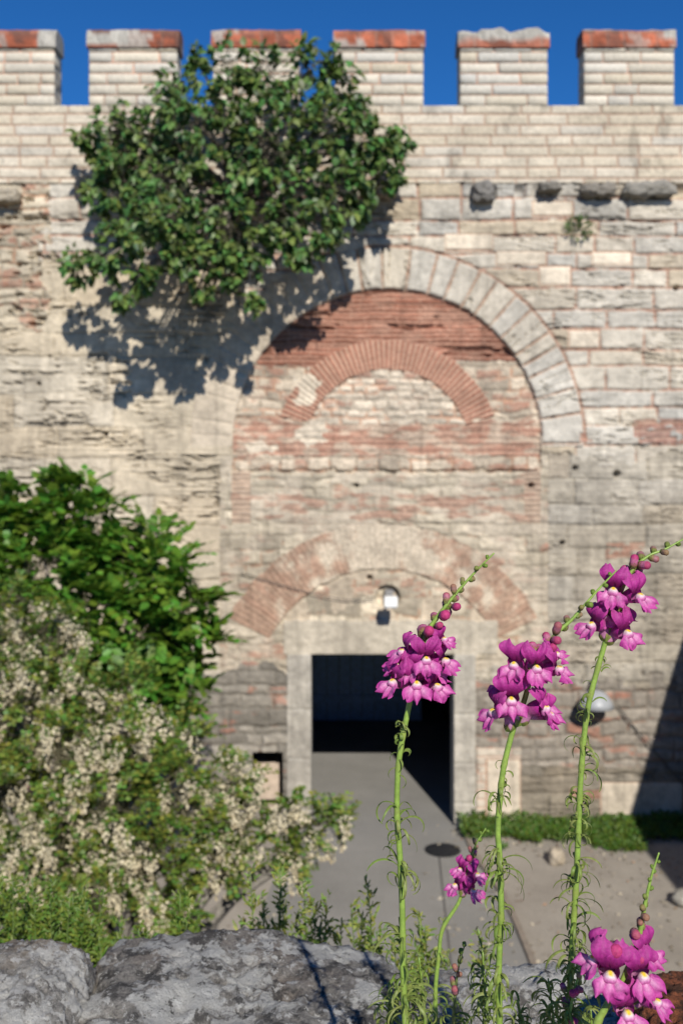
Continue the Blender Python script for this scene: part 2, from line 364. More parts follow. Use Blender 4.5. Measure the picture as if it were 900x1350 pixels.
    # vertical brick quoins at both ends of the band
    for q0, q1 in ((306, 330), (690, 712)):
        m = (U > q0) & (U < q1) & (V > 622) & (V < 690); zq = zone_brick(U, V, 6, 20, 30, 181); C[m] = lerp(zq[0], np.ones_like(C)*c3(.43, .345, .255)*(.8+.35*fbm(U/9, V/7, 182)[..., None]), .72)[m]; H[m] = zq[1][m]
    rb = (U > 305) & (U < 705) & (np.abs(V-668-wn*20) < 16); zq = zone_brick(U, V, 6, 26, 50, 183)
    bl = smooth01((fbm(U/30, V/10, 184)-.47)*7)[..., None]; C[rb] = (C*(1-bl)+lerp(zq[0], np.ones_like(C)*c3(.45, .35, .26), .45)*bl)[rb]
    # wide brick arch above the lintel
    bx, by, B0, B1 = 505, 918, 168, 228
    r3 = np.hypot(U-bx, V-by)+band*5; t3 = np.arctan2(by-V, U-bx)
    k = t3/(7.0/200); kf = np.abs(k-np.round(k)); kr = hsh(np.round(k)+50, np.round(k)*3+1, 191)
    k = (t3+(fbm(U/25, V/25, 194)-.5)*.03)/(7.0/200); kf = np.abs(k-np.round(k)); bj = smooth01((.5-kf)*7/1.7-.15+smooth01((fbm(U/18, V/18, 196)-.48)*8)); bc = lerp(c3(.385, .285, .20)*np.ones_like(C), RED*1.2, .12+kr*.30)*(.8+.4*fbm(U/9, V/9, 192)[..., None])
    lim = smooth01((fbm(U/16, V/16, 193, 5)-.5)*3+1.35-np.abs(U-512)/100); bc = lerp(bc, np.ones_like(C)*c3(.56, .49, .375)*(.8+.35*fbm(U/10, r3/20, 195)[..., None]), lim*.85)
    m = (r3 > B0) & (r3 < B1) & (t3 > R(27)) & (t3 < R(153)) & (V < 862); put(m, (lerp(bc*.86, bc, bj), .022*bj*(1-.7*lim)+.012*(kr-.5)+.04*(fbm(U/12, V/8, 199)-.5)), 4, .01)
    m = (r3 <= B0) & (V < 822) & (U > 340) & (U < 670)
    pc = np.ones_like(C)*c3(.49, .41, .305)*(.72+.5*fbm(U/20, V/13, 197)[..., None]); put(m, (pc, .05*(fbm(U/12, V/9, 198)-.5)), 0, -.02)
    pz = zone_rubble(U, V, 19, 26, 60, 199, CREAM*.95, .15, .035); m2 = m & (fbm(U/30, V/30, 200) > .47); put(m2, pz, 0, -.03)
    # round niche round the lamp
    nr = np.hypot(U-511, (V-788)); m = (nr < 17) & (V < 800) & (nr > 0); H[m] -= .16*smooth01((17-nr[m])/2.5)
    # lintel and jambs
    lj = (.82+.3*fbm(U/26, V/8, 201)[..., None])
    m = (U > 374) & (U < 656) & (V > 818+band*5) & (V < 863); put(m, (np.ones_like(C)*c3(.44, .395, .315)*lj, .02*(fbm(U/9, V/7, 202)-.5)), 5, .05)
    jc = np.ones_like(C)*c3(.40, .375, .325)*(.75+.45*fbm(U/9, V/30, 203)[..., None])
    for q0, q1, lab in ((378, 411, 6), (597, 627, 7)):
        m = (U > q0) & (U < q1) & (V >= 863); hh = .02*(fbm(U/7, V/20, 204)-.5)
        for jt in (935, 1000, 1052): hh = hh-.03*np.exp(-((V-jt-(6 if lab == 7 else 0))/1.6)**2)
        put(m, (jc*(.92 if lab == 6 else 1), hh), lab, .06)
    # repaired brick pier right of the jamb and brick patches
    m = (U > 628) & (U < 686) & (V > 985); zq = courses(U, V, 985, 1100, 11, .05, 30, 56, 211, .3)
    pc = lerp(np.ones_like(C)*c3(.50, .42, .34), PALE*.95, zq[1][1]); pc = lerp(np.ones_like(C)*c3(.46, .30, .22), pc, smooth01(zq[0]/1.8)); put(m, (pc, .02*smooth01(zq[0]/2)), 0, .03)
    for (x0, x1, y0, y1) in ((833, 935, 553, 584), (795, 850, 714, 736), (765, 782, 572, 584), (752, 800, 1040, 1052), (630, 652, 1010, 1020)):
        m = (U+wn*14 > x0) & (U+wn*14 < x1) & (V+wn*8 > y0) & (V+wn*8 < y1) & (fbm(U/10, V/6, 218) > .40); zq = zone_brick(U, V, 10, 12, 30, 217); C[m] = lerp(zq[0], C, .25)[m]*1.1; H[m] = zq[1][m]
    for (x0, x1, y0, y1, cc) in ((709, 752, 351, 377, 1.22), (778, 832, 332, 351, 1.2), (700, 755, 265, 286, 1.1), (585, 650, 308, 331, 1.12), (652, 720, 331, 351, 1.1), (748, 790, 435, 460, 1.05), (790, 900, 1030, 1078, .95), (640, 686, 1000, 1085, 1.0)):
        dd = np.minimum(np.minimum(U-x0, x1-U), np.minimum(V-y0, y1-V)); m = dd > 0
        C[m] = (lerp(np.ones_like(C)*c3(.38, .2, .13), np.ones_like(C)*c3(.54, .47, .37)*cc*(.9+.2*fbm(U/20, V/8, 221)[..., None]), smooth01(dd/2.5)))[m]; H[m] = .05*smooth01(dd[m]/3)+.0
    # tall weathering: rain streaks and soot
    st = smooth01((fbm(U/9, V/140, 231)-.55)*6)*smooth01((V-243)/60); C *= (1-.16*st)[..., None]
    C *= (.78+.42*fbm(U/110, V/90, 233, 3))[..., None]
    # parapet on top
    wn2 = (fbm(U/25, V*0+3, 235)-.5)*4
    m = V < 243+wn2; z = zone_parapet(U, V); put(m, z, 8, .06)
    g = smooth01((fbm(U/20, V/40, 241)-.58)*8)*(V < 243); C *= (1-.3*g)[..., None]
    # eroded hollow course right below the parapet
    hol = ((V > 244) & (V < 266))*smooth01((fbm(U/22, V*0, 243)-.40)*6)*(U > 640); H -= .16*hol*np.sin(np.clip((V-244)/22, 0, 1)*math.pi)
    hol = ((V > 250) & (V < 430))*(U < 66)*smooth01((fbm(U/16, V/5.5, 245)-.60)*9); H -= .2*hol
    # putlog holes and pocks
    for (hx, hy, a) in ((140, 572, 2.6), (487, 762, 3), (812, 625, 4), (757, 617, 3), (270, 905, 8), (470, 640, 2), (52, 506, 2), (890, 380, 3), (700, 640, 3), (741, 716, 3)):
        H -= .2*smooth01((a-np.hypot(U-hx, V-hy)+1.5)/2)
    # a long crack stair-stepping down on the right
    H += .02*(fbm(U/5, V/5, 251, 3)-.5)
    C = C*(.93+.14*RS.rand(*U.shape)[..., None])*(.71+.46*fbm(U/34, V/22, 253, 4)[..., None])*c3(1.03, 1.0, .965); C = lerp(C, C.mean(-1, keepdims=True)*c3(1.06, 1.0, .9), .14)
    return C, H, Lb
C, H, Lb = wall_layout(U, V)
def wx(u): return (u-450)/60.0
def wz(v): return ZC-(v-600)/60.0
VX = wx(U); VZ = wz(V); VY = YW-H
VZ[-1] = -.3
door = (U > 410) & (U < 598) & (V > 862); nich = (U > 332) & (U < 373) & (V > 990) & (V < 1065)
nr_, nc_ = U.shape; idx = np.arange(nr_*nc_).reshape(nr_, nc_)
Q = np.stack([idx[:-1, :-1], idx[1:, :-1], idx[1:, 1:], idx[:-1, 1:]], -1).reshape(-1, 4)
cU = ((U[:-1, :-1]+U[1:, 1:])/2).ravel(); cV = ((V[:-1, :-1]+V[1:, 1:])/2).ravel()
keep = ~(((cU > 410) & (cU < 598) & (cV > 862)) | ((cU > 332) & (cU < 373) & (cV > 990) & (cV < 1065)))
qL = Lb[:-1, :-1].ravel(); P3 = np.stack([VX, VY, VZ], -1).reshape(-1, 3); CC = C.reshape(-1, 3)
wall = empty('fortress_gate_wall', (wx(505), YW, 0), 'tall old stone and brick city wall with battlements and a dark gateway, facing the flowers', 'wall')
for lab, nm, mt in ((0, 'masonry', 'stone'), (1, 'stone_arch', 'stone'), (2, 'tympanum', 'brick'), (3, 'brick_arch', 'brick'), (4, 'brick_arch', 'brick'), (5, 'lintel', 'stone'), (6, 'door_jamb', 'stone'), (7, 'door_jamb', 'stone'), (8, 'parapet', 'finestone')):
    q = Q[keep & (qL == lab)]; un, inv = np.unique(q.ravel(), return_inverse=True)
    o = mesh(nm, P3[un], inv.reshape(-1, 4), M[mt], wall, CC[un])
    if lab == 3: o['label'] = 'red brick arch inside the blind arch'
    if lab == 4: o['label'] = 'wide pale plastered brick arch above the doorway'
# body of the wall behind the relief
X0, X1 = wx(-420), wx(1330); DX0, DX1 = wx(410), wx(598); ZD = wz(862); ZS = wz(141)
b = MB(); yf = YW+.27; NX0, NX1, NZ0, NZ1 = wx(332), wx(373), wz(1065), wz(990)
b.box(X0, NX0, yf, YW+5, -.3, ZS-1.5); b.box(NX0, NX1, yf, YW+5, NZ1, ZS-1.5); b.box(NX0, NX1, yf, YW+5, -.3, NZ0); b.box(NX0, NX1, YW+1.0, YW+5, NZ0, NZ1)
b.box(NX1, DX0-.003, yf, YW+.7, -.3, ZS-1.5); b.box(DX0, DX1, yf+.02, YW+5, ZD+.003, ZS-1.5)
b.box(DX1+.003, DX1+1.2, yf, YW+.7, -.3, ZS-1.5); b.box(DX1+1.2, X1, yf, YW+5, -.3, ZS-1.5)
b.box(X0, X1, YW+.06, YW+.62, ZS-1.6, ZS-.004)
b.build('wall_core', M['core'], wall, False)
b = MB()      # reveals of the doorway and of the small niche
b.box(DX0-.5, DX0, YW-.035, YW+.68, -.3, ZD+.0, (.36, .34, .30)); b.box(DX1, DX1+.45, YW-.035, YW+.68, -.3, ZD, (.36, .34, .30))
b.box(DX0-.5, DX1+.45, YW-.03, YW+.68, ZD+.002, ZD+.6, (.36, .34, .30))
b.build('door_reveal', M['stone'], wall, False)
b = MB()
b.box(NX0-.2, NX0, YW+.02, YW+.98, NZ0-.1, NZ1+.1, (.25, .22, .18)); b.box(NX1, NX1+.12, YW+.02, YW+.98, NZ0-.1, NZ1+.1, (.25, .22, .18))
b.box(NX0, NX1, YW+.02, YW+.98, NZ1, NZ1+.1, (.25, .22, .18)); b.box(NX0, NX1, YW+.02, YW+.98, NZ0-.1, NZ0, (.42, .34, .26))
b.box(NX0-.1, NX1-.12, YW+.55, YW+.97, NZ0-.05, NZ1-.42, (.45, .36, .28))
b.build('niche', M['stone'], wall, False)
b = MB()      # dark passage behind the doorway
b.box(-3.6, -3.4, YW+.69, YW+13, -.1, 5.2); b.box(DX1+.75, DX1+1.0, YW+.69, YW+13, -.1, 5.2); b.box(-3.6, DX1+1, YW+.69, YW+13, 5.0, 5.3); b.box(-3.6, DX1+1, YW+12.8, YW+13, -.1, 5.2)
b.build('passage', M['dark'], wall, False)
b = MB()
for i in range(14): b.box(-2.6+i*.36, -2.6+i*.36+.345, YW+8.5, YW+8.56, .05, 4.9)
for z in (.6, 2.2, 3.8): b.box(-2.6, 2.4, YW+8.44, YW+8.5, z, z+.22)
b.build('inner_gate_door', M['gate'], wall, False)

# merlons: coursed blocks wrapped round a mortar core, with brick caps
def rblock(mb, x0, x1, y0, y1, z0, z1, col, j=.012, n=2):
    """rounded, slightly irregular block"""
    cx, cy, cz = (x0+x1)/2, (y0+y1)/2, (z0+z1)/2; hx, hy, hz = (x1-x0)/2, (y1-y0)/2, (z1-z0)/2
    g = [-1, -.9, 0, .9, 1]; vi = {}; vs = []; fs = []
    def vt(a, b_, c):
        k = (a, b_, c)
        if k not in vi:
            e = sum(abs(t) == 1 for t in k); s = {1: 1, 2: .985, 3: .955}[e] if e else 1
            ax = 1-(1-s)*min(1, .3/hx); 
            vs.append((cx+hx*a*(1-(1-s)*.25/hx*.3) + random.uniform(-j, j)*.5, cy+hy*b_-(0 if e < 2 else math.copysign(.02, b_)*(abs(b_) == 1))+random.uniform(-j, j)*.5, cz+hz*c*(1 if e < 2 else .94)+random.uniform(-j, j)*.3))
            vi[k] = len(vs)-1
        return vi[k]
    for ax in range(3):
        for s in (-1, 1):
            for i in range(4):
                for k in range(4):
                    p = []
                    for (a, c) in ((i, k), (i+1, k), (i+1, k+1), (i, k+1)):
                        t = [0, 0, 0]; t[ax] = s; t[(ax+1) % 3] = g[a]; t[(ax+2) % 3] = g[c]; p.append(vt(*t))
                    fs.append(tuple(p) if s > 0 else tuple(p[::-1]))
    mb.add(vs, fs, col)
def merlon(u0, u1, style, k):
    rs = random.Random(100+k); x0, x1 = wx(u0), wx(u1); y0, y1 = YW-.085, YW+.50
    mb = MB(); mb.box(x0+.02, x1-.02, y0+.025, y1-.02, ZS-.25, wz(65)-.004, (.47, .28, .20))
    nz = 5; hz = (wz(65)-ZS)/5.35; z = ZS+.003
    zz = [ZS-.0+i*hz for i in range(6)]
    for i in range(6):
        za, zb = ZS+i*hz, min(ZS+(i+1)*hz, wz(65)-.005)
        if zb-za < .03: break
        x = x0
        while x < x1-.01:
            wd = rs.uniform(.5, 1.05) if (x > x0 or i % 2) else rs.uniform(.3, .6); nx = min(x+wd, x1)
            if x1-nx < .28: nx = x1
            c = lerp(CREAM*1.0, PALE, rs.random()); c = lerp(c, GREY*1.2, rs.random()**3*.8)*rs.uniform(.86, 1.06)
            rblock(mb, x+.009, nx-.009, y0+rs.uniform(-.008, .01), y1, za+.009, zb-.009, c, .012); x = nx
    m = mb.build('merlon', M['finestone'], wall, True)
    # cap
    n1, n2, n3 = 34, 10, 8; L0, L1 = x0-.03, x1+.03; zc0 = wz(65); hc = .44 if style != 'grey' else .42
    vs, cs, fs = [], [], []
    def cp(s, t):      # s along, t round the section front-bottom -> top -> back
        prof = [(y0-.05, 0), (y0-.055, .10), (y0-.03, .24), (y0+.02, .38), (y0+.12, .44), (y0+.30, .45), (y1-.08, .42), (y1+.02, .34), (y1+.04, .1), (y1+.03, 0)]
        return prof[t]
    for i in range(n1+1):
        s = i/n1; x = L0+(L1-L0)*s
        for t in range(10):
            y, z = cp(s, t); z *= hc/.44
            nz_ = float(vnoise(x*5, t*.7, 300+k)-.5)*(.07 if style != 'grey' else .16)*(t not in (0, 9))
            tile = (int((x+50)/.105) % 2)
            if style == 'grey': z = z*(1+1.6*nz_) + nz_*.6
            else: z += nz_*.5
            f = abs(((x+50)/.36) % 1-.5); y += (.012 if f > .46 else 0) + float(vnoise(x*9, t, 310+k)-.5)*.03
            vs.append((x+float(vnoise(z*9, t, 320+k)-.5)*.02, y, zc0+z))
            nn = float(fbm(np.array(x*2.2), np.array(t*.45), 330+k, 3)); n5 = float(vnoise(np.floor((x+50)/.36), t//3, 340+k))
            c = c3(.36, .105, .055)*(.6+.6*n5)*(.7+.6*float(vnoise(x*6, t*1.3, 345+k)))
            if f > .455 or t in (3,): c = c*.6+c3(.3, .25, .2)*.25
            grey = c3(.33, .31, .27)*(.7+.6*float(vnoise(x*14, t*2.2, 350+k)))
            a = 0
            if style == 'grey': a = 1 if t > 1 else (.1 if t < 1 else .2)
            elif style == 'patch_l': a = 1 if (s < .45 and 1 <= t <= 3 and nn > .35) else (.8 if nn > .55 else 0); c *= .8
            elif style == 'patch_r': a = 1 if s > .80 else (.0 if nn < .6 else .6)
            elif style == 'mix': a = 1 if (s > .86 and t > 1) or t in (4, 5) else (.5 if nn > .6 else 0)
            else: a = .8 if nn > .62 else 0
            if a < .5 and nn < .36: grey = c3(.05, .04, .035); a = .55
            cs.append(c*(1-a)+grey*a)
    for i in range(n1):
        for t in range(9): fs.append((i*10+t, i*10+t+1, (i+1)*10+t+1, (i+1)*10+t))
        fs.append((i*10+9, i*10, (i+1)*10, (i+1)*10+9))
    fs.append(tuple(range(9, -1, -1))); fs.append(tuple(n1*10+t for t in range(10)))
    mesh('brick_cap', vs, [tuple(f[::-1]) for f in fs], M['brick'], m, cs, False)
    return m
for k, (u0, u1, st) in enumerate([(-208, -90, 'red'), (-45, 74, 'patch_r'), (118, 235, 'patch_l'), (281, 395, 'red'), (441, 558, 'red'), (605, 721, 'grey'), (768, 887, 'mix'), (931, 1048, 'red')]):
    merlon(u0, u1, st, k)

# protruding corbel stones; dark flat ones on the right stand in for shaded hollows
def boulder(name, c, rad, mat, seed, parent=None, col=(.3, .3, .3), power=2.6, amp=.12, fr=2.2, sub=4, flat_bottom=None, label=None, cat=None, group=None, rot=0):
    import bmesh
    bm = bmesh.new(); bmesh.ops.create_icosphere(bm, subdivisions=sub, radius=1)
    from mathutils import noise as mn
    vs = []; off = Vector((seed*3.1, seed*1.7, seed*.9)); c = Vector(c); rad = Vector(rad); rm = sum(rad)/3
    for v in bm.verts:
        p = v.co.copy(); n = (abs(p.x)**power+abs(p.y)**power+abs(p.z)**power)**(-1/power); p = p*n
        q = Vector((p.x*rad.x, p.y*rad.y, p.z*rad.z)); s = q/rm*fr; fine = 0 if sub < 6 else 1
        d = mn.fractal(s+off, 1.0, 2.1, 5)*amp + mn.noise(s*.6+off)*amp*.8 + (abs(mn.noise(s*2.1+off))**.5-.5)*amp*.35
        d += fine*((.5-abs(mn.noise(s*3.3+off)))*.10+(.5-abs(mn.noise(s*8+off)))*.05+mn.noise(s*17+off)*.025+mn.noise(s*34+off)*.014)
        nrm = Vector((p.x/rad.x, p.y/rad.y, p.z/rad.z)).normalized(); q = q+nrm*(d*rm)
        if rot: q = Matrix.Rotation(rot, 3, 'Y') @ q
        vs.append(c+q)
    fs = [tuple(v.index for v in f.verts) for f in bm.faces]; bm.free()
    o = mesh(name, [tuple(v) for v in vs], fs, mat, parent, np.tile(col, (len(vs), 1)), True, loc=(c.x, c.y, c.z-rad.z) if parent is None else None)
    return tag(o, label, cat, group)
for k, (u, v, a, h_, cc) in enumerate([(508, 247, 16, 17, (.30, .25, .2)), (635, 257, 14, 13, (.16, .15, .135)), (852, 253, 34, 9, (.22, .205, .175)), (785, 254, 22, 8, (.20, .18, .15)), (722, 250, 14, 6, (.18, .165, .14)), (12, 262, 18, 9, (.3, .26, .2)), (120, 245, 16, 9, (.3, .26, .2))]):
    boulder('corbel_and_hollow_stone', (wx(u), YW-.08, wz(v)), (a/60, .28, h_/60), M['stone'], 40+k, wall, cc, 5, .26, 3, 4)

# ------------------------------------------------------------------ ground, road
def sheet(name, pts, z, mat, kind='structure', n=None):
    v = [(x, y, z) for x, y in pts]; o = mesh(name, v, [tuple(range(len(v)))], mat, None, None, False); return tag(o, kind=kind)
sheet('ground', [(-900, -900), (900, -900), (900, 900), (-900, 900)], -.012, M['ground'])
sheet('dirt_yard', [(-9, 5), (14, 5), (14, YW-.0), (-9, YW-.0)], -.006, M['dirt'])
def gx(px, py): Y = ZC*F/(py-600); return (px-450)/F*Y, Y
lft = [gx(*p) for p in [(300, 1345), (318, 1290), (345, 1200), (372, 1130), (388, 1100)]]; rgt = [gx(*p) for p in [(602, 1100), (622, 1128), (648, 1165), (672, 1210), (700, 1280), (722, 1345)]]
rgt[0] = (DX1+.1, YW-.02); lft[-1] = (DX0-.1, YW-.02)
road_pts = [(DX0-.1, YW+12.7), (DX1+.75, YW+12.7), (DX1+.75, YW+.3), (DX1, YW+.3)]+rgt+[(rgt[-1][0]+.3, 6), (lft[0][0]-.3, 6)]+lft+[(DX0, YW+.3), (-3.4, YW+.7), (-3.4, YW+12.7)]
road_pts = [(-3.4, YW+12.7), (-3.4, YW+.7), (DX0-.02, YW+.7), (DX0-.02, YW)]+lft[::-1]+[(lft[0][0]-.3, 6), (rgt[-1][0]+.3, 6)]+rgt[::-1]+[(DX1+.02, YW), (DX1+.02, YW+.7), (DX1+.75, YW+.7), (DX1+.75, YW+12.7)]
sheet('road', road_pts, 0.0, M['road'])
# expansion joint, an inlaid strip of dark tar
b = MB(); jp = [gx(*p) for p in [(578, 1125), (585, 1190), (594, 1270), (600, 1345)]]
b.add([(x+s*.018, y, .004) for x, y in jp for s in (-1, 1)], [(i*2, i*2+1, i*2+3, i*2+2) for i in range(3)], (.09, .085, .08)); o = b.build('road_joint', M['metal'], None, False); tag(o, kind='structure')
# low kerb along the right side of the road
b = MB(); kp = spline([(x, y, 0) for x, y in rgt], 6)
vs2 = []
for p in kp: vs2 += [(p.x-.0, p.y, -.01), (p.x+.01, p.y, .055), (p.x+.11, p.y, .06), (p.x+.13, p.y, -.01)]
b.add(vs2, [(i*4+k, i*4+k+1, i*4+k+5, i*4+k+4) for i in range(len(kp)-1) for k in range(3)], (.23, .19, .15)); o = b.build('kerb', M['stone'], None, False); tag(o, kind='structure')
# manhole
mx, my = gx(583, 1121)
man = empty('manhole_cover', (mx, my, 0), 'round dark iron manhole cover set in the grey road before the gate', 'manhole cover')
b = MB(); ring = []
for r_, z_ in ((.37, .003), (.37, .012), (.33, .014), (.325, .006)):
    for k in range(40): ring.append((mx+r_*math.cos(k*math.pi/20), my+r_*math.sin(k*math.pi/20), z_))
b.add(ring, [(j*40+k, j*40+(k+1) % 40, (j+1)*40+(k+1) % 40, (j+1)*40+k) for j in range(3) for k in range(40)]); b.build('frame', M['iron'], man, False)
b = MB(); b.add([(mx, my, .012)]+[(mx+.325*math.cos(k*math.pi/20), my+.325*math.sin(k*math.pi/20), .012) for k in range(40)], [(0, 1+k, 1+(k+1) % 40) for k in range(40)])
for i in range(-4, 5):
    for j in range(-4, 5):
        if i*i+j*j < 11: b.box(mx+i*.08-.025, mx+i*.08+.025, my+j*.08-.012, my+j*.08+.012, .012, .018)
b.build('lid', M['iron'], man, False)
# side tower that throws the big shadow on the right
tw = empty('side_tower', (12.5, 16.5, 0), 'tall grey stone tower standing out from the wall just right of the picture', 'tower')
b = MB(); rs = random.Random(4); z = 0; TY = 3.5
TX = wx(960); TZ = wz(632)
while z < TZ-.05:
    hz = min(.5, TZ-z); y = TY
    while y < YW-.05:
        ny = min(YW-.03, y+rs.uniform(.6, 1.4)); c = lerp(GREY, CREAM, rs.random())*rs.uniform(.75, 1)
        rblock(b, TX+rs.uniform(-.0, .03), TX+.6, y+.008, ny-.008, z+.008, z+hz-.008, c, .015); y = ny
    x = TX+.6
    while x < TX+7:
        nx = x+rs.uniform(.6, 1.3); c = lerp(GREY, CREAM, rs.random())*rs.uniform(.75, 1)
        rblock(b, x+.008, nx-.008, TY+rs.uniform(0, .03), TY+.6, z+.008, z+hz-.008, c, .015); x = nx
    z += hz
b.build('wall', M['finestone'], tw, True)
b = MB(); b.box(TX+.04, TX+7, TY+.04, YW-.04, 0, TZ-.02); b.build('core', M['core'], tw, False)

# loose gravel and dry leaf litter on the yard and the road edges
def gravel():
    import bmesh
    rs = np.random.RandomState(31); bm = bmesh.new(); bmesh.ops.create_icosphere(bm, subdivisions=1, radius=1); T = np.array([v.co[:] for v in bm.verts]); f = np.array([[v.index for v in q.verts] for q in bm.faces]); bm.free()
    n = 1500; x = rs.uniform(wx(610)-.3, 8, n); y = YW-.3-rs.uniform(0, 1, n)**1.8*9; k = fbm(x*.8, y*.8, 33) > .42; x, y = x[k], y[k]
    x2 = rs.uniform(-2.6, 2.3, 260); y2 = YW-rs.uniform(.0, 8, 260); k = np.abs(x2-.2) > 1.2; x = np.concatenate([x, x2[k]]); y = np.concatenate([y, y2[k]]); n = len(x)
    sz = .012+.035*rs.rand(n)**3; v = T[None]*(.7+.6*rs.rand(n, len(T), 1))*sz[:, None, None]*np.array([1.2, 1, .55]); v += np.stack([x, y, sz*.3], 1)[:, None]
    F_ = (f[None]+(np.arange(n)*len(T))[:, None, None]).reshape(-1, 3); c = np.repeat(np.array([.30, .26, .20])[None]*(.45+1.0*rs.rand(n, 1)), len(T), 0)
    tag(mesh('gravel', v.reshape(-1, 3), F_, M['stone'], None, c, False), 'loose gravel scattered over the yard and road edges', None, None, 'stuff')
    n = 900; x = rs.uniform(-2.6, 8, n); y = YW-rs.uniform(.2, 1, n)**1.2*9+.6; k = (fbm(x*.9+9, y*.9, 35) > .50) & ((x < -.9) | (x > 2.2)); x, y = x[k], y[k]; n = len(x)
    d = rs.normal(size=(n, 3))*[1, 1, .15]; leaves('leaf_litter', np.stack([x, y, np.full(n, .02)], 1), d, rs.normal(size=(n, 3))*.3+[0, 0, 1], rs.uniform(.05, .10, n), vary((.20, .14, .07), n, rs, .5, .3), 'narrow', M['bark'], None)['kind'] = 'stuff'
LATER = gravel

# ------------------------------------------------------------------ lamps and cable on the wall
lx, lz = wx(513), wz(790)
lp = empty('wall_floodlight', (lx, YW, lz), 'small white box floodlight on a bracket over the gateway', 'floodlight')
b = MB(); b.box(lx-.03, lx+.03, YW-.62, YW+.2, lz+.07, lz+.11, (.2, .2, .2)); b.box(lx-.09, lx+.09, YW-.02, YW+.18, lz-.02, lz+.2, (.22, .21, .2)); b.build('bracket', M['metal'], lp, False)
b = MB(); rblock(b, lx-.14, lx+.14, YW-.76, YW-.52, lz-.06, lz+.15, (.80, .80, .78), .003); b.build('housing', M['metal'], lp, False)
b = MB(); b.box(lx-.12, lx+.12, YW-.74, YW-.54, lz-.085, lz-.06, (.25, .27, .3)); b.build('glass', M['metal'], lp, False)
_p = P(785, 932, YW-.45); px_, pz_ = _p.x, _p.z
ld = empty('dome_lamp', (px_, YW, pz_), 'grey metal dome lamp shade on an arm, right of the gateway', 'wall lamp')
b = MB(); yc = YW-.45; rr = [(.03, .36), (.10, .35), (.19, .31), (.27, .23), (.34, .12), (.39, 0), (.37, 0), (.32, .11), (.24, .21), (.1, .30)]
v = [(px_+r_*math.cos(k*math.pi/14), yc+r_*math.sin(k*math.pi/14), pz_+h_) for r_, h_ in rr for k in range(28)]
b.add(v, [(j*28+k, j*28+(k+1) % 28, (j+1)*28+(k+1) % 28, (j+1)*28+k) for j in range(9) for k in range(28)]+[tuple(range(27, -1, -1))], (.30, .31, .32)); b.build('shade', M['metal'], ld)
b = MB(); sweep(b, [(px_, YW+.1, pz_+.3), (px_, YW-.2, pz_+.55), (px_, yc, pz_+.5), (px_, yc, pz_+.40)], .025, 8, (.2, .2, .2)); b.build('arm', M['metal'], ld)
b = MB(); cp = [Vector((wx(812), YW-.12, wz(930))).lerp(Vector((wx(990), YW-.12, wz(1130))), t/12)-Vector((0, 0, .10*math.sin(math.pi*t/12))) for t in range(13)]
sweep(b, cp, .014, 6, (.3, .28, .25)); o = b.build('wall_cable', M['cable'], None, loc=tuple(cp[0])); tag(o, 'thin slack cable running down the wall from the dome lamp', 'cable')
b = MB(); cp = spline([P(318, 755, YW-.1), P(385, 775, YW-.1), P(450, 790, YW-.08), P(492, 790, YW-.06)], 5); sweep(b, cp, .01, 6, (.2, .17, .14)); o = b.build('wall_cable', M['cable'], None, loc=tuple(cp[0])); tag(o, 'thin dark cable running along the pale arch to the white floodlight', 'cable')

# ------------------------------------------------------------------ foliage
def leaf_tpl(kind):
    if kind == 'broad':
        o = [(0, 0, 0), (-.24, .18, .06), (.24, .18, .06), (0, .35, -.02), (-.33, .48, .04), (.33, .48, .04), (0, .68, -.05), (-.20, .82, -.04), (.20, .82, -.04), (0, 1.05, -.16)]
        f = [(0, 3, 1, 1), (0, 2, 3, 3), (1, 3, 6, 4), (3, 2, 5, 6), (4, 6, 9, 7), (6, 5, 8, 9)]
    elif kind == 'narrow':
        o = [(0, 0, 0), (-.16, .35, .04), (.16, .35, .04), (0, .4, 0), (-.12, .75, .0), (.12, .75, .0), (0, 1, -.10)]
        f = [(0, 3, 1, 1), (0, 2, 3, 3), (1, 3, 6, 4), (3, 2, 5, 6)]
    else:
        o = [(-.0, 0, 0), (-.33, .35, .05), (.33, .35, .05), (0, .5, -.02), (-.25, .8, 0), (.25, .8, 0), (0, 1, -.03)]
        f = [(0, 3, 1, 1), (0, 2, 3, 3), (1, 3, 6, 4), (3, 2, 5, 6)]
    tri = []
    for q in f:
        q = list(dict.fromkeys(q)); tri.append((q[0], q[1], q[2]))
        if len(q) == 4: tri.append((q[0], q[2], q[3]))
    return np.array(o, float), np.array(tri)
def leaves(name, pos, dirs, up, size, cols, kind, mat, parent, kindtag=None):
    T, f = leaf_tpl(kind); pos = np.asarray(pos); d = np.asarray(dirs); d = d/np.linalg.norm(d, axis=1, keepdims=True)
    u = np.asarray(up); u = u-d*(u*d).sum(1, keepdims=True); u = u/np.maximum(np.linalg.norm(u, axis=1, keepdims=True), 1e-6); s = np.cross(d, u)
    sz = np.asarray(size)[:, None, None]
    v = pos[:, None]+sz*(T[None, :, 0:1]*s[:, None]+T[None, :, 1:2]*d[:, None]+T[None, :, 2:3]*u[:, None])
    n = len(pos); k = len(T); F_ = (f[None]+(np.arange(n)*k)[:, None, None]).reshape(-1, 3); c = np.repeat(np.asarray(cols), k, 0)
    return mesh(name, v.reshape(-1, 3), F_, mat, parent, c, True)
def vary(base, n, rs, amt=.3, yel=.2):
    b_ = np.array(base)[None]*(1+amt*rs.uniform(-1, 1, (n, 1))); b_[:, 0] *= 1+yel*2*rs.uniform(-.5, 1, n); return np.clip(b_, 0, 1)
def rnd_dir(rs, n): v = rs.normal(size=(n, 3)); return v/np.linalg.norm(v, axis=1, keepdims=True)

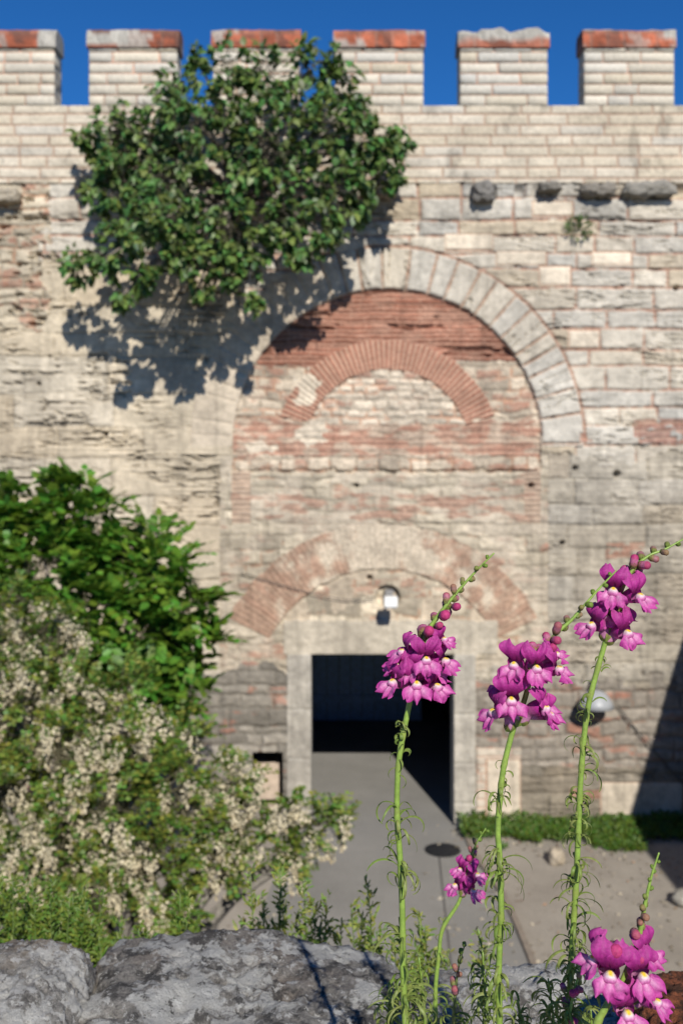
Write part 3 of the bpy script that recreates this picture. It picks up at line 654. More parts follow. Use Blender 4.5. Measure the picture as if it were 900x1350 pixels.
# fig tree rooted high in the gate wall
def wall_tree():
    rs = np.random.RandomState(3); root = P(318, 262, YW)
    t = empty('fig_tree', root, 'dark green leafy fig tree growing out of the wall below the battlements', 'tree')
    # (px, py, radius px, protrusion m)
    lobes = [(175, 185, 68, 1.3), (128, 180, 36, 1.0), (150, 240, 52, 1.2), (235, 130, 38, 1.1), (262, 165, 62, 1.9), (300, 92, 40, 1.3), (352, 100, 46, 1.5), (408, 90, 38, 1.3), (442, 100, 36, 1.2), (262, 75, 14, .9),
             (345, 190, 74, 2.1), (430, 175, 62, 1.9), (485, 195, 46, 1.5), (522, 208, 24, 1.2), (440, 250, 48, 1.9), (380, 285, 54, 1.9), (300, 300, 58, 2.2), (215, 290, 54, 2.7), (165, 310, 34, 1.6), (108, 350, 24, 1.4), (160, 392, 10, 2.4), (395, 345, 12, 1.9), (525, 180, 20, 1.2), (470, 275, 20, 1.6), (140, 340, 28, 2.0),
             (240, 345, 34, 2.8), (325, 355, 34, 2.0), (188, 366, 22, 2.6), (262, 380, 16, 2.4), (342, 392, 14, 1.9), (435, 318, 24, 2.2), (480, 150, 24, 1.2), (500, 240, 26, 1.3), (225, 240, 52, 1.9)]
    pos, dirs, up, sz = [], [], [], []; br = MB(); limbs = {}
    for i, (x, y, r, pr) in enumerate(lobes):
        Yc = YW-pr; c = np.array(P(x, y, Yc)); rw = r*Yc/F
        mid = (Vector(root)+Vector(c))/2+Vector((0, -.25, .25))
        limb = spline([root+Vector((0, .1, 0)), root.lerp(mid, .5)+Vector((0, -.25, 0)), mid, Vector(c)], 4)
        n = len(limb); sweep(br, limb, [.075*(1-.8*k/n)+.006 for k in range(n)], 6, (.20, .17, .14))
        nt_ = int(5+(r/10)**2*1.3)
        for _ in range(nt_):
            d = rnd_dir(rs, 1)[0]; q = c+d*rw*rs.uniform(.12, 1.05)**.6*np.array([1, .75, 1]); q[1] = min(q[1], YW-.22)
            ax = q-c; ax = ax/np.linalg.norm(ax)+np.array([0, -.5, .15]); ax /= np.linalg.norm(ax)
            st = Vector(c+rs.normal(size=3)*rw*.3); st.y = min(st.y, YW-.2); sweep(br, [st, st.lerp(Vector(q), .6)+Vector((0, 0, .06)), Vector(q)], [.009, .007, .004], 5, (.07, .062, .04), False)
            for _l in range(rs.randint(7, 13)):
                dd = rnd_dir(rs, 1)[0]*.75+ax*.55+np.array([0, -.15, -.65]); pos.append(q+rnd_dir(rs, 1)[0]*.09); dirs.append(dd)
                up.append(np.array([.1, -.6, .8])+rs.normal(size=3)*.35); sz.append(rs.uniform(.12, .235))
    br.build('trunk', M['bark'], t); n = len(pos)
    leaves('crown', pos, dirs, up, sz, vary((.076, .155, .034), n, rs, .55, .35), 'broad', M['leaf'], t)
wall_tree()

def ground_tree(name, label, base, lobes, leafspec, trunkr, fn, density=1.0, bark=(.2, .17, .14)):
    rs = np.random.RandomState(len(label)); t = empty(name, base, label, 'tree'); base = Vector(base)
    allc = [P(x, y, Y) for x, y, r, Y in lobes]; cen = sum(allc, Vector())/len(allc)
    fork = Vector((base.x*.5+cen.x*.5, base.y*.5+cen.y*.5, max(.6, min(c.z for c in allc)*.45)))
    b = MB(); pts = spline([base-Vector((0, 0, .2)), base.lerp(fork, .5)+Vector((.1, .05, 0)), fork], 5); n = len(pts)
    sweep(b, pts, [trunkr*(1.25-.5*k/n) for k in range(n)], 10, bark); b.build('trunk', M['bark'], t)
    b = MB(); tips = []
    for (x, y, r, Y), c in zip(lobes, allc):
        m = fork.lerp(c, .55)+Vector((0, 0, .35)); l = spline([fork, m, c], 6); n = len(l)
        sweep(b, l, [trunkr*.55*(1-.85*k/n)+.008 for k in range(n)], 7, bark)
        rw = r*Y/F
        for _ in range(int(density*(5+(r/10)**2*1.1))):
            d = rnd_dir(rs, 1)[0]; q = np.array(c)+d*rw*rs.uniform(.15, 1)**.55*np.array([1, .9, 1]); out = q-np.array(c)
            w0 = c+Vector(rs.normal(size=3))*rw*.22; sweep(b, [w0, w0.lerp(Vector(q), .55)+Vector((0, 0, .10*rw)), Vector(q)], [.008, .006, .002], 4, (.10, .09, .05), False); tips.append((q, out/np.linalg.norm(out), rw))
    b.build('limbs', M['bark'], t); fn(t, tips, rs); return t
# green tree on the left with pinnate leaves
def green_crown(t, tips, rs):
    pos, dirs, up, sz = [], [], [], []
    for q, o, rw in tips:
        for _ in range(3):       # a frond: paired leaflets along a drooping rib
            d = o*.7+rnd_dir(rs, 1)[0]*.8+np.array([0, 0, .25]); d /= np.linalg.norm(d); Lf = rs.uniform(.35, .62); s = np.cross(d, [0, 0, 1]); s /= max(np.linalg.norm(s), .1); u = np.cross(s, d)
            for k in range(6):
                p = q+d*Lf*(k+.6)/6+np.array([0, 0, -.25])*Lf*((k+.6)/6)**2
                for sg in ((-1, 1) if k < 5 else (0,)):
                    pos.append(p); dirs.append(s*sg*.95+d*.55+np.array([0, 0, -.18])); up.append(u+rs.normal(size=3)*.25); sz.append(rs.uniform(.13, .21))
    n = len(pos); leaves('crown', pos, dirs, up, sz, vary((.098, .225, .024), n, rs, .35, .3), 'soft', M['softleaf'], t)
ground_tree('leafy_tree', 'bright green broad leaved tree standing against the wall behind the blossoming one', (-4.9, 17.5, 0),
    [(20, 690, 48, 16.4), (75, 672, 42, 16.2), (105, 640, 18, 16.3), (130, 700, 42, 16), (60, 740, 55, 15.8), (160, 745, 42, 15.8), (205, 705, 26, 16.2), (205, 760, 42, 15.9), (245, 800, 36, 16.1), (120, 800, 55, 15.4), (190, 840, 48, 15.6), (250, 855, 34, 16.0), (240, 905, 30, 16.0), (180, 900, 40, 15.5), (-45, 700, 60, 16.4), (-40, 800, 70, 15.8), (215, 950, 30, 15.8), (268, 800, 18, 16.2), (90, 870, 50, 15.4)], None, .16, green_crown, .78)
def blossom_crown(t, tips, rs):
    pos, dirs, up, sz = [], [], [], []; bp, bd, bu, bs, bc = [], [], [], [], []
    for i, (q, o, rw) in enumerate(tips):
        for _ in range(3):
            d = o*.6+rnd_dir(rs, 1)[0]*.8+np.array([0, 0, .1]); d /= np.linalg.norm(d); Lf = rs.uniform(.14, .26); s = np.cross(d, [0, 0, 1]); s /= max(np.linalg.norm(s), .1); u = np.cross(s, d)
            for k in range(5):
                p = q+d*Lf*(k+.6)/5
                for sg in (-1, 1):
                    pos.append(p); dirs.append(s*sg+d*.4+rs.normal(size=3)*.15); up.append(u+rs.normal(size=3)*.3); sz.append(rs.uniform(.04, .068))
        if rs.rand() < (.58 if fbm(q[0]*2.2+q[1], q[2]*2.2+q[1]*.7, 77, 2) > .5 else .10):      # a hanging raceme of cream flowers
            for _r in range(rs.randint(2, 4)):
                st = q+rnd_dir(rs, 1)[0]*.09+np.array([0, -.07, .04]); Lr = rs.uniform(.13, .23)
                for k in range(44):
                    f = rs.rand(); p = st+np.array([0, 0, -Lr*f])+rnd_dir(rs, 1)[0]*.042*(1.15-f*.8)
                    bp.append(p); dd = p-st; dd[2] *= .3; bd.append(dd+rs.normal(size=3)*.02+1e-4); bu.append(rs.normal(size=3)+np.array([0, -1, 1])); bs.append(rs.uniform(.024, .040)); bc.append(np.array([.70, .62, .44])*rs.uniform(.75, 1.1) if f < .85 else np.array([.5, .42, .28]))
    n = len(pos); leaves('crown', pos, dirs, up, sz, vary((.135, .225, .038), n, rs, .35, .35), 'soft', M['softleaf'], t)
    leaves('blossom', bp, bd, bu, bs, bc, 'soft', M['blossom'], t)
ground_tree('blossoming_tree', 'pale green tree covered in cream hanging blossoms, nearest the stones on the left', (-2.9, 10.2, 0),
    [(20, 800, 40, 10.8), (60, 850, 55, 10.6), (-30, 860, 60, 10.5), (20, 930, 65, 10.2), (110, 920, 50, 10.3), (170, 900, 32, 10.4), (90, 1000, 62, 9.9), (180, 985, 50, 10.0), (245, 975, 30, 10.2), (0, 1040, 60, 9.8), (150, 1070, 60, 9.7), (240, 1050, 50, 9.8), (310, 1030, 32, 10.0), (320, 1085, 42, 9.8), (375, 1080, 30, 9.9), (420, 1090, 28, 10), (445, 1075, 14, 10), (70, 1110, 60, 9.5), (200, 1140, 55, 9.5), (290, 1140, 36, 9.7), (230, 1205, 35, 9.5), (130, 1190, 50, 9.3), (40, 1180, 50, 9.3), (-50, 960, 60, 10.2), (-50, 1100, 60, 9.8), (390, 1130, 22, 9.9)], None, .13, blossom_crown, 1.15, (.22, .2, .17))

# upright near shrubs behind the stones: sprays of tiny leaves
def spray_plant(name, label, cat, stems, base, leafcol, lsz, gap, mat='softleaf', group=None, lean=.0, seed=1):
    rs = np.random.RandomState(seed); t = empty(name, base, label, cat, group); base = Vector(base); b = MB(); pos, dirs, up, sz = [], [], [], []
    for (x, y, Y) in stems:
        tip = P(x, y, Y); st = base+Vector(((tip.x-base.x)*.55+rs.normal()*.02, rs.normal()*.02, 0)); st.z = base.z
        m = st.lerp(tip, .5)+Vector((rs.normal()*.012, rs.normal()*.012, 0)); l = spline([st, m, tip], 8); n = len(l)
        sweep(b, l, [.0030*(1-.75*k/n) for k in range(n)], 5, (.12, .17, .05)); Ls = (tip-st).length; k = int(Ls/gap)
        for i in range(k):
            f = .25+.75*i/k; p = l[min(n-1, int(f*(n-1)))].lerp(l[min(n-1, int(f*(n-1))+1)], (f*(n-1)) % 1); a = rs.uniform(0, 6.28); sidelen = rs.uniform(0, .075)*(1-f*.7)
            dd = np.array([math.cos(a), math.sin(a), 1.0]); dd /= np.linalg.norm(dd)
            for j in range(1+int(sidelen/gap)):
                pos.append(np.array(p)+dd*gap*j); dirs.append(dd+rs.normal(size=3)*.45); up.append([rs.normal()*.4, -.5, .8]); sz.append(lsz*rs.uniform(.6, 1.25)*(1.1-.5*f))
    b.build('stem', M['stem'], t); n = len(pos); leaves('foliage', pos, dirs, up, sz, vary(leafcol, n, rs, .3, .25), 'narrow', M[mat], t); return t
rs = np.random.RandomState(5)
st = [(x+rs.uniform(-9, 9), 1155+rs.uniform(0, 1)**1.2*110+.0011*(x-30)**2, rs.uniform(2.0, 2.35)) for x in np.linspace(-40, 132, 52)]
spray_plant('dense_shrub', 'dense yellow green shrub with tiny leaves behind the leftmost stones', 'shrub', st, (P(40, 1380, 2.15).x, 2.15, 6.6), (.115, .195, .026), .021, .0046, seed=2)
st = [(x+rs.uniform(-7, 7), rs.uniform(1205, 1275), rs.uniform(1.95, 2.3)) for x in np.linspace(138, 262, 17)]+[(238, 1180, 2.1), (250, 1185, 2.1), (158, 1215, 2.2), (120, 1255, 2.1)]
spray_plant('low_shrub', 'low yellow green shrub filling the gap behind the long dark stone', 'shrub', st, (P(190, 1400, 2.1).x, 2.1, 6.6), (.115, .195, .026), .020, .0046, seed=3)
for k, (stm, lab) in enumerate([([(330, 1160, 2.0), (345, 1190, 2.05), (318, 1225, 2.1), (370, 1165, 2.0), (368, 1150, 2.1)], 'tall sparse weed left of the pale road, behind the dark stone'),
                  ([(400, 1170, 2.0), (412, 1200, 2.0), (392, 1215, 2.1), (430, 1195, 2.05), (385, 1235, 2.0), (422, 1230, 2.0)], 'sparse green weed in the middle of the dark stone'),
                  ([(463, 1205, 2.0), (450, 1225, 2.05), (485, 1178, 2.0), (478, 1215, 2.05), (497, 1240, 2.0)], 'sparse green weed just left of the first flower stem'),
                  ([(520, 1250, 1.9), (548, 1262, 1.9), (560, 1235, 1.9), (632, 1245, 1.9), (640, 1262, 1.9), (575, 1270, 1.9), (535, 1275, 1.8), (550, 1215, 1.9), (590, 1270, 1.9)], 'small green weed growing in the gap between the grey stones')]):
    bx = sum(s[0] for s in stm)/len(stm); stm = [(a_, b_-14, c_) for a_, b_, c_ in stm]; spray_plant('weed', lab, 'weed', stm, (P(bx, 1400, 2.05).x, 2.05, 6.6), (.19, .27, .05), .023, .006, seed=20+k, group='weeds behind the stones')
# ivy and grass along the wall foot on the right
def groundcover(name, area, n, col, sz, kindn, h):
    rs = np.random.RandomState(9); x0, x1, y0, y1 = area; x = rs.uniform(x0, x1, n); y = y1-(y1-y0)*rs.uniform(0, 1, n)**.9; edge = (y1-y)/(y1-y0)
    keep = edge < .10+1.35*(fbm(x*.9, y*.9, 3))**1.2; x, y, edge = x[keep], y[keep], edge[keep]; n = len(x)
    hh = h*(.35+.9*fbm(x*2.5, y*2.5, 5))*(1-edge*.7); z = hh*rs.rand(n)**.5
    d = rnd_dir(rs, n)*.9+np.array([0, -.2, .6]); up = rs.normal(size=(n, 3))*.4+np.array([0, -.5, .8])
    o = leaves(name, np.stack([x, y, z], 1), d, up, rs.uniform(sz*.6, sz*1.3, n), vary(col, n, rs, .35, .3), kindn, M['softleaf'], None); return tag(o, 'low bright green weeds and grass growing along the foot of the wall', None, None, 'stuff')
groundcover('ground_cover', (wx(604), wx(1000), YW-1.5, YW-.06), 15000, (.075, .155, .02), .11, 'narrow', .34)
LATER()
# tuft on the wall
rs = np.random.RandomState(8); c = np.array(P(762, 300, YW-.15)); n = 170; q = c+rnd_dir(rs, n)*np.array([.28, .18, .26])*rs.rand(n, 1)**.5
t = empty('wall_plant', P(762, 303, YW), 'small round green tuft growing out of the wall joints, right of the arch', 'plant')
leaves('foliage', q, (q-c)+np.array([0, -.1, .1]), rs.normal(size=(n, 3))+[0, -1, 1], rs.uniform(.07, .13, n), vary((.07, .14, .03), n, rs), 'narrow', M['softleaf'], t)
b = MB(); sweep(b, [Vector(c)+Vector((0, .35, -.05)), Vector(c)+Vector((0, .1, 0)), Vector(c)+Vector((0, -.05, .1))], [.03, .02, .008], 6, (.2, .15, .1)); b.build('stem', M['bark'], t)
# stray rocks in the yard
x, y = gx(733, 1138); boulder('rock', (x, y, .14), (.15, .22, .15), M['stone'], 3, None, (.38, .32, .24), 2.0, .35, 2.0, 3, None, 'pale pointed rock at the edge of the green weeds', 'rock')
x, y = gx(899, 1192); boulder('rock', (x+.05, y, .10), (.20, .22, .11), M['stone'], 4, None, (.28, .26, .22), 3, .3, 1.8, 3, None, 'grey rock lying in the yard at the right border', 'rock')

# ------------------------------------------------------------------ the terrace we look from, and its stones
tr = empty('terrace_wall', (0, .5, 0), 'rubble top of the outer wall that carries the lichened stones', 'wall')
b = MB(); b.box(-9, 9, -6, 1.62, -.2, 7.14, (.3, .27, .23)); b.build('wall_top', M['rock_pale'], tr, False)
b = MB(); b.box(-9, 9, 1.62, 2.4, -.2, 6.6, (.3, .27, .23)); b.build('ledge', M['rock_pale'], tr, False)
def stone(u, v, Y, ru, rd, rv, mat, seed, label, power=3.2, amp=.10, fr=1.8, rot=0):
    k = Y/F; c = P(u, v, Y); return boulder('stone_block', c, (ru*k, rd, rv*k), M[mat], seed, None, (.3, .3, .3), power, amp, fr, 6, None, label, 'stone', 'lichened stones along the wall top', rot)
stone(14, 1378, 1.36, 96, .15, 94, 'rock_pale', 12, 'rounded pale stone with white lichen, at the left border', 2.7, .09)
stone(318, 1404, 1.42, 214, .17, 94, 'rock_dark', 23, 'long dark grey stone with white lichen patches on top', 8, .09, 1.7, .045)
stone(702, 1436, 1.40, 152, .16, 90, 'rock_pale', 35, 'light grey pitted stone behind the flower stems', 7, .10, 1.8, .03)
stone(930, 1378, 1.20, 75, .12, 46, 'rock_red', 41, 'rust red stone in the lower right corner', 2.6, .12)
stone(-230, 1370, 1.4, 130, .16, 90, 'rock_pale', 52, 'pale stone beyond the left border'); stone(1120, 1380, 1.4, 120, .16, 80, 'rock_dark', 63, 'dark stone beyond the right border')

# ------------------------------------------------------------------ snapdragons
MAG = c3(.44, .028, .255); MAGD = c3(.22, .010, .11); LILAC = c3(.64, .17, .42); PINKL = c3(.76, .42, .58); WHITE = c3(.86, .80, .80); YEL = c3(.88, .62, .03)
GRN = c3(.20, .30, .050); GRND = c3(.12, .22, .04); BUDR = c3(.42, .045, .15)
def grid_surf(mb, fn, colf, nu, nt_):
    v = []; c = []
    for j in range(nt_+1):
        for i in range(nu+1):
            u = -1+2*i/nu; t = j/nt_; v.append(tuple(fn(u, t))); c.append(colf(u, t))
    mb.add(v, [(j*(nu+1)+i, j*(nu+1)+i+1, (j+1)*(nu+1)+i+1, (j+1)*(nu+1)+i) for j in range(nt_) for i in range(nu)], c)
def lobe(t): return .5+.5*float(smooth01(t/.55)) if t < .55 else math.sqrt(max(.16, 1-((t-.55)/.45)**2*.9))
def flower(parent, attach, mouth, az, s, rs, pitch=-8, openness=1.0, roll=0):
    """attach, mouth: world points. az: heading of the mouth, 0 = to the camera, + = to the right."""
    a = R(az); f = Vector((math.sin(a), -math.cos(a), 0)); f = (f*math.cos(R(pitch))+Vector((0, 0, math.sin(R(pitch))))).normalized()
    up = Vector((0, 0, 1)); x = f.cross(up).normalized()*-1; x = up.cross(f).normalized()*-1; z = x.cross(f).normalized()
    if z.z < 0: z = -z
    if roll: q = Quaternion(f, R(roll)); x = q @ x; z = q @ z
    def W(p): return mouth+(x*p[0]+f*p[1]+z*p[2])*s
    j = [rs.uniform(-1, 1) for _ in range(16)]
    fl = empty('flower', mouth); fl.parent = parent; fl.location = mouth-WLOC(parent)
    # tube
    mb = MB(); m0 = W((0, -.35, -.05)); m1 = W((0, -.9, -.28)); pts = spline([attach, attach.lerp(m1, .5)+Vector((0, 0, -.12*s)), m1, m0, W((0, -.12, -.05))], 3); n = len(pts)
    rad = [s*(.26+.30*math.sin(math.pi*.5*min(1, k/n*1.3))-.10*math.exp(-((k/n-.35)/.2)**2)) for k in range(n)]; rad[0] = s*.24
    cl = [lerp(PINKL*.8, MAG*.95, min(1, k/n*1.3)) for k in range(n)]; sweep(mb, pts, rad, 12, np.array(cl), False, .9); mb.build('tube', M['petal'], fl)
    # upper lip
    mb = MB()
    for sg in (-1, 1):
        spread = (.34+.10*j[0])*openness; tall = 1.28+.14*j[1+(sg > 0)]; lean = .18+.14*j[3]; wv = 3+j[4]
        def fn(u, t, sg=sg):
            wd = .70*lobe(t)*(1-.10*j[5])
            X = sg*(.20+spread*t)+u*wd*(.55+.45*t) ; Z = .10+tall*t-.22*u*u*t*t+.06*math.sin(wv*u*2.2+j[9]*3)*t*t; Y = -.15+.42*math.sin(t*2.2)-(.45+.5*lean)*t**2.5-.20*u*u*(.3+t*.4)+(.10+.05*j[8])*math.sin(wv*u*1.6+t*4+j[6]*3)*t+.16*abs(u)**3*t
            return W((X, Y, Z))
        def cf(u, t, sg=sg): return lerp(lerp(MAG*.95, LILAC*.80, .35*t**3+.22*max(0, math.sin(u*9+j[4]*2))*t), MAGD*.85, min(1, max(0, 1.15-t*1.7))*.8+.25*(.5+.5*math.sin(u*17+t*3))*(1-t)*.6)*(1+.08*j[7])
        grid_surf(mb, fn, cf, 12, 12)
    mb.build('upper_lip', M['petal'], fl)
    # lower lip: three lobes
    mb = MB()
    for (cx, dx, dz, wd0) in ((0, 0, -.84, .34), (-.24, -.52, -.58, .42), (.24, .52, -.58, .42)):
        jj = rs.uniform(-.12, .12); j2 = rs.uniform(-1, 1)
        def fn(u, t):
            L_ = math.hypot(dx, dz); px, pz = -dz/L_, dx/L_; wd = wd0*lobe(t)*(1+.10*math.sin(u*6+j2*6)*t)
            X = cx+(dx+jj)*t+px*u*wd*1.0; Z = -.24+dz*t+pz*u*wd+.05*math.sin(u*4+j2*5)*t; Y = .30+.34*math.sin(t*2.0)+(.10+.25*j2)*t*t-.10*u*u+.20*math.sin(u*3.4+t*3+j2*4)*t*t+.12*(.5-abs(u))*t
            return W((X, Y, Z))
        def cf(u, t): return lerp(lerp(LILAC*1.05, MAG*1.1, float(smooth01(t*1.15))*.55+.40*abs(u)**1.5), PINKL, .75*float(smooth01(1.2-t*1.8))*max(0, 1-1.3*abs(u)))*(1-.24*max(0, math.sin(u*15))*(1-t*.4))
        grid_surf(mb, fn, cf, 10, 10)
    mb.build('lower_lip', M['petal'], fl)
    # palate: swollen two-humped cushion, white with a yellow crest
    mb = MB(); v = []; c = []; nn = 14; mm = 10
    for jv in range(mm+1):
        ph = math.pi*jv/mm
        for i in range(nn):
            th = 2*math.pi*i/nn; X = math.sin(ph)*math.cos(th); Y = math.sin(ph)*math.sin(th); Z = math.cos(ph)
            hump = 1-.22*math.exp(-(X/.20)**2)*(Y > 0)*max(0, .5+.5*Z); v.append(tuple(W((X*(.38-.10*Z), .17+Y*.33*hump+.10*min(0, Z), -.20+Z*.33*hump-.06*X*X))))
            yel = math.exp(-((X/.5)**2+((Z-.90)/.20)**2))*(Y > -.4); wh = float(smooth01((Z-.02)/.75)); cc = lerp(LILAC, WHITE, wh)
            cc = lerp(cc, LILAC, .5*float(smooth01(abs(X)*2.5-1.2))); c.append(lerp(cc, YEL, min(1, 1.25*yel)))
    mb.add(v, [(j_*nn+i, (j_+1)*nn+i, (j_+1)*nn+(i+1) % nn, j_*nn+(i+1) % nn) for j_ in range(mm) for i in range(nn)], c); mb.build('palate', M['petal'], fl)
    # calyx
    mb = MB(); ax = (pts[3]-attach).normalized(); q0 = ax.to_track_quat('Z', 'Y')
    for k in range(5):
        th = k*1.2566; e = q0 @ Vector((math.cos(th), math.sin(th), 0)); t_ = q0 @ Vector((-math.sin(th), math.cos(th), 0))
        def fn(u, t): return attach+ax*(s*(-.08+.52*t))+e*s*(.20+.16*math.sin(t*2.2))+t_*(u*s*.20*(1-t*t*.85))
        grid_surf(mb, fn, lambda u, t: lerp(GRN*.9, BUDR, .25*t), 2, 4)
    mb.build('calyx', M['thin'], fl)
    mb = MB(); sweep(mb, [attach-ax*s*.35, attach], [s*.07, s*.10], 6, GRN*.8); return fl
def bud(parent, base, d, L_, red, rs):
    d = Vector(d).normalized(); o = empty('bud', base); o.parent = parent; o.location = base-WLOC(parent)
    mb = MB(); n = 8; prof = [(.0, .10), (.12, .26), (.3, .33), (.5, .30), (.68, .31), (.82, .30), (.94, .20), (1.0, .04)]
    bend = Vector((0, -.15, .12)); pts = [base+d*(L_*t)+bend*(L_*t*t*.5) for t, r in prof]
    cc = [lerp(GRN*.9, lerp(GRN*.8, BUDR*(.9+.3*rs.random()), red), min(1, t*2.2))*(1.0 if t < .6 else 1.15) for t, r in prof]
    cc = [lerp(c_, PINKL*.85, .35*red*(abs(t-.55) < .2)) for c_, (t, r) in zip(cc, prof)]
    sweep(mb, pts, [r*L_*(1.0 if L_ > .008 else 1.3) for t, r in prof], 10, np.array(cc)); mb.build('corolla', M['petal'], o)
    if L_ > .0065:
        mb = MB(); q0 = d.to_track_quat('Z', 'Y')
        for k in range(5):
            th = k*1.2566; e = q0 @ Vector((math.cos(th), math.sin(th), 0)); t_ = q0 @ Vector((-math.sin(th), math.cos(th), 0))
            grid_surf(mb, lambda u, t: base+d*(L_*(.52*t-.03))+e*L_*(.13+.19*math.sin(t*1.9))+t_*(u*L_*.17*(1-t*t*.9)), lambda u, t: lerp(GRN*.8, BUDR*.7, .3*t+.25*red), 2, 3)
        mb.build('calyx', M['thin'], o)
def whorl(parent, c, n, L_, rs, droop=1.0, sp=.006):
    mb = MB()
    n = int(n*1.5)
    for k in range(n):
        a = rs.uniform(0, 6.28); st = c+Vector((0, 0, rs.uniform(-sp, sp)*2)); h = Vector((math.cos(a), math.sin(a), 0)); s = Vector((-h.y, h.x, 0)); ln = L_*rs.uniform(.6, 1.5); m = 14
        th = R(rs.uniform(10, 70)); curl = R(rs.uniform(110, 290))*droop; p = st.copy(); v = []; cc = []; w = rs.uniform(.0010, .0019); tw = rs.uniform(-1.2, 1.2)
        base = lerp(GRN*.85, c3(.30, .30, .10), rs.random()*.7)
        for i in range(m+1):
            t = i/m; ang = th-curl*t**1.2; d = h*math.cos(ang)+Vector((0, 0, math.sin(ang))); 
            nrm = (h*-math.sin(ang)+Vector((0, 0, math.cos(ang)))); sd_ = (s*math.cos(tw*t)+nrm*math.sin(tw*t)); ww = w*math.sin(math.pi*min(1, .12+.86*t))**.6
            v += [tuple(p-sd_*ww), tuple(p+nrm*ww*.45), tuple(p+sd_*ww)]; cc += [base*(1-.15*t)]*3; p = p+d*(ln/m)+s*(math.sin(tw*3)*t*ln/m*.4)
        mb.add(v, [(i*3+q, i*3+q+1, i*3+q+4, i*3+q+3) for i in range(m) for q in (0, 1)], cc)
    mb.build('leaf_whorl', M['thin'], parent)
def snapdragon(label, Y, stem, r0, r1, flowers, buds, whorls, seed, fs=.0154, name='snapdragon', grp='magenta snapdragons in front of the gate', stemcol=None, nl=7, LL=.032):
    """stem: px points base to tip. flowers: (ax,ay, mx,my, fwd m, az, pitch, scale, roll). buds: (x,y, dx,dy, len px, red)."""
    rs = random.Random(seed); k = Y/F; pts3 = [P(x, y, Y) for x, y in stem]; b0 = pts3[0].copy(); b0.z = 7.10; b0.x += .005
    t = empty(name, b0, label, 'flower', grp); pts = spline([b0]+[b0.lerp(pts3[0], q/8) for q in range(1, 8)]+pts3, 10); n = len(pts)
    total = n; mb = MB(); rad = []; cl = []
    for i in range(n):
        f = i/(n-1); f = max(0, (f-.3)/.7); rad.append(r0*(1-f)+r1*f if f < .62 else (r0*.38+r1*.62)*(1-(f-.62)/.38)+.0007*((f-.62)/.38)); g = lerp(GRND*1.35 if False else GRN*.92, GRN*1.05, f) if stemcol is None else c3(*stemcol)
        nd = max([0]+[1-abs(((b0.z+(pts[i]-b0).z)-q.z))/.012 for q in [P(*w_[:2], Y) for w_ in whorls] if abs(pts[i].z-q.z) < .012]); cl.append(lerp(g*(.85+.25*rs.random()), c3(.25, .20, .06), .35*nd*rs.random()))
    nodes = [P(*w_[:2], Y) for w_ in whorls]
    for i, p in enumerate(pts):
        for q in nodes:
            if abs((p-q).z) < .0035: rad[i] *= 1.16
    sweep(mb, pts, rad, 12, np.array(cl)); mb.build('stem', M['stem'], t)
    for (ax, ay, mx_, my_, fw, az, pit, sc, ro) in flowers:
        flower(t, P(ax, ay, Y), P(mx_, my_, Y-fw), az, fs*sc, rs, pit, 1.0, ro)
    for (x, y, dx, dy, ln, red) in buds:
        dp = rs.uniform(-.5, .6); bud(t, P(x, y, Y), Vector((dx, -dp*abs(ln)*.5, -dy)), ln*k, red, rs)
    for (x, y, m_, l_) in whorls: whorl(t, P(x, y, Y), m_, l_*k*1.2, rs)
    return t
def budrun(path, sizes, seed, red0=1.0, red1=0.0, k=2):
    """pairs of buds along a spike, shrinking and greening towards the tip"""
    rs = random.Random(seed); pts = spline([Vector((x, y, 0)) for x, y in path], 6); out = []; n = len(sizes)
    for i, sz in enumerate(sizes):
        f = (i+.3)/n; p = pts[min(len(pts)-1, int(f*(len(pts)-1)))]; q = pts[min(len(pts)-1, int(f*(len(pts)-1))+1)]; d = (q-p).normalized(); nn = Vector((-d.y, d.x, 0)); sg = 1 if i % 2 else -1
        dr = d*.75+nn*sg*rs.uniform(.5, .95); out.append((p.x+nn.x*sg*1.0, p.y+nn.y*sg*1.0, dr.x, dr.y, sz, max(0, min(1, red0+(red1-red0)*f*1.15+rs.uniform(-.1, .1)))))
    return out
# first flower, in front of the dark doorway
snapdragon('magenta snapdragon in front of the dark doorway, leftmost of the tall ones', 1.0, [(541, 1400), (534, 1350), (531, 1280), (530, 1200), (527, 1130), (523, 1070), (526, 1000), (540, 925), (550, 880), (560, 840), (575, 815), (592, 793), (607, 775), (628, 752), (651, 729)], .0033, .0023,
    [(541, 918, 549, 899, .018, -4, -6, 1.06, 0), (541, 915, 520, 897, .010, -52, 2, .98, -8), (543, 914, 573, 903, .010, 46, 6, 1.02, 10), (545, 900, 572, 884, .002, 70, 12, .86, 14), (543, 905, 525, 876, .000, -80, 14, .86, -12), (549, 884, 561, 867, .018, 6, -4, 1.0, 0), (549, 882, 533, 858, .004, -78, 12, .92, -6), (551, 878, 584, 869, .006, 60, 4, .96, 8), (556, 858, 583, 842, .006, 48, 18, .74, 16), (548, 900, 540, 880, .012, -30, 0, .86, 0)],
    [(583, 812, .5, -.8, 22, 1), (590, 802, -.1, -1, 20, 1), (598, 800, .8, -.5, 17, 1), (560, 838, -.32, -.9, 28, 1), (564, 836, -.02, -1, 22, 1), (568, 832, .5, -.8, 18, .95), (575, 826, .8, -.7, 15, .95)]+budrun([(574, 818), (592, 793), (607, 775), (628, 752), (650, 730)], [17, 17, 16, 15, 13, 12, 11, 10, 8, 7, 6], 4, 1.0, -.1),
    [(527, 968, 6, 16), (531, 985, 4, 14), (524, 1010, 3, 16), (523, 1075, 8, 32), (527, 1100, 6, 30), (528, 1150, 9, 34), (530, 1165, 5, 34), (530, 1235, 8, 34), (531, 1258, 7, 34), (533, 1305, 12, 34), (534, 1330, 12, 36)], 1)
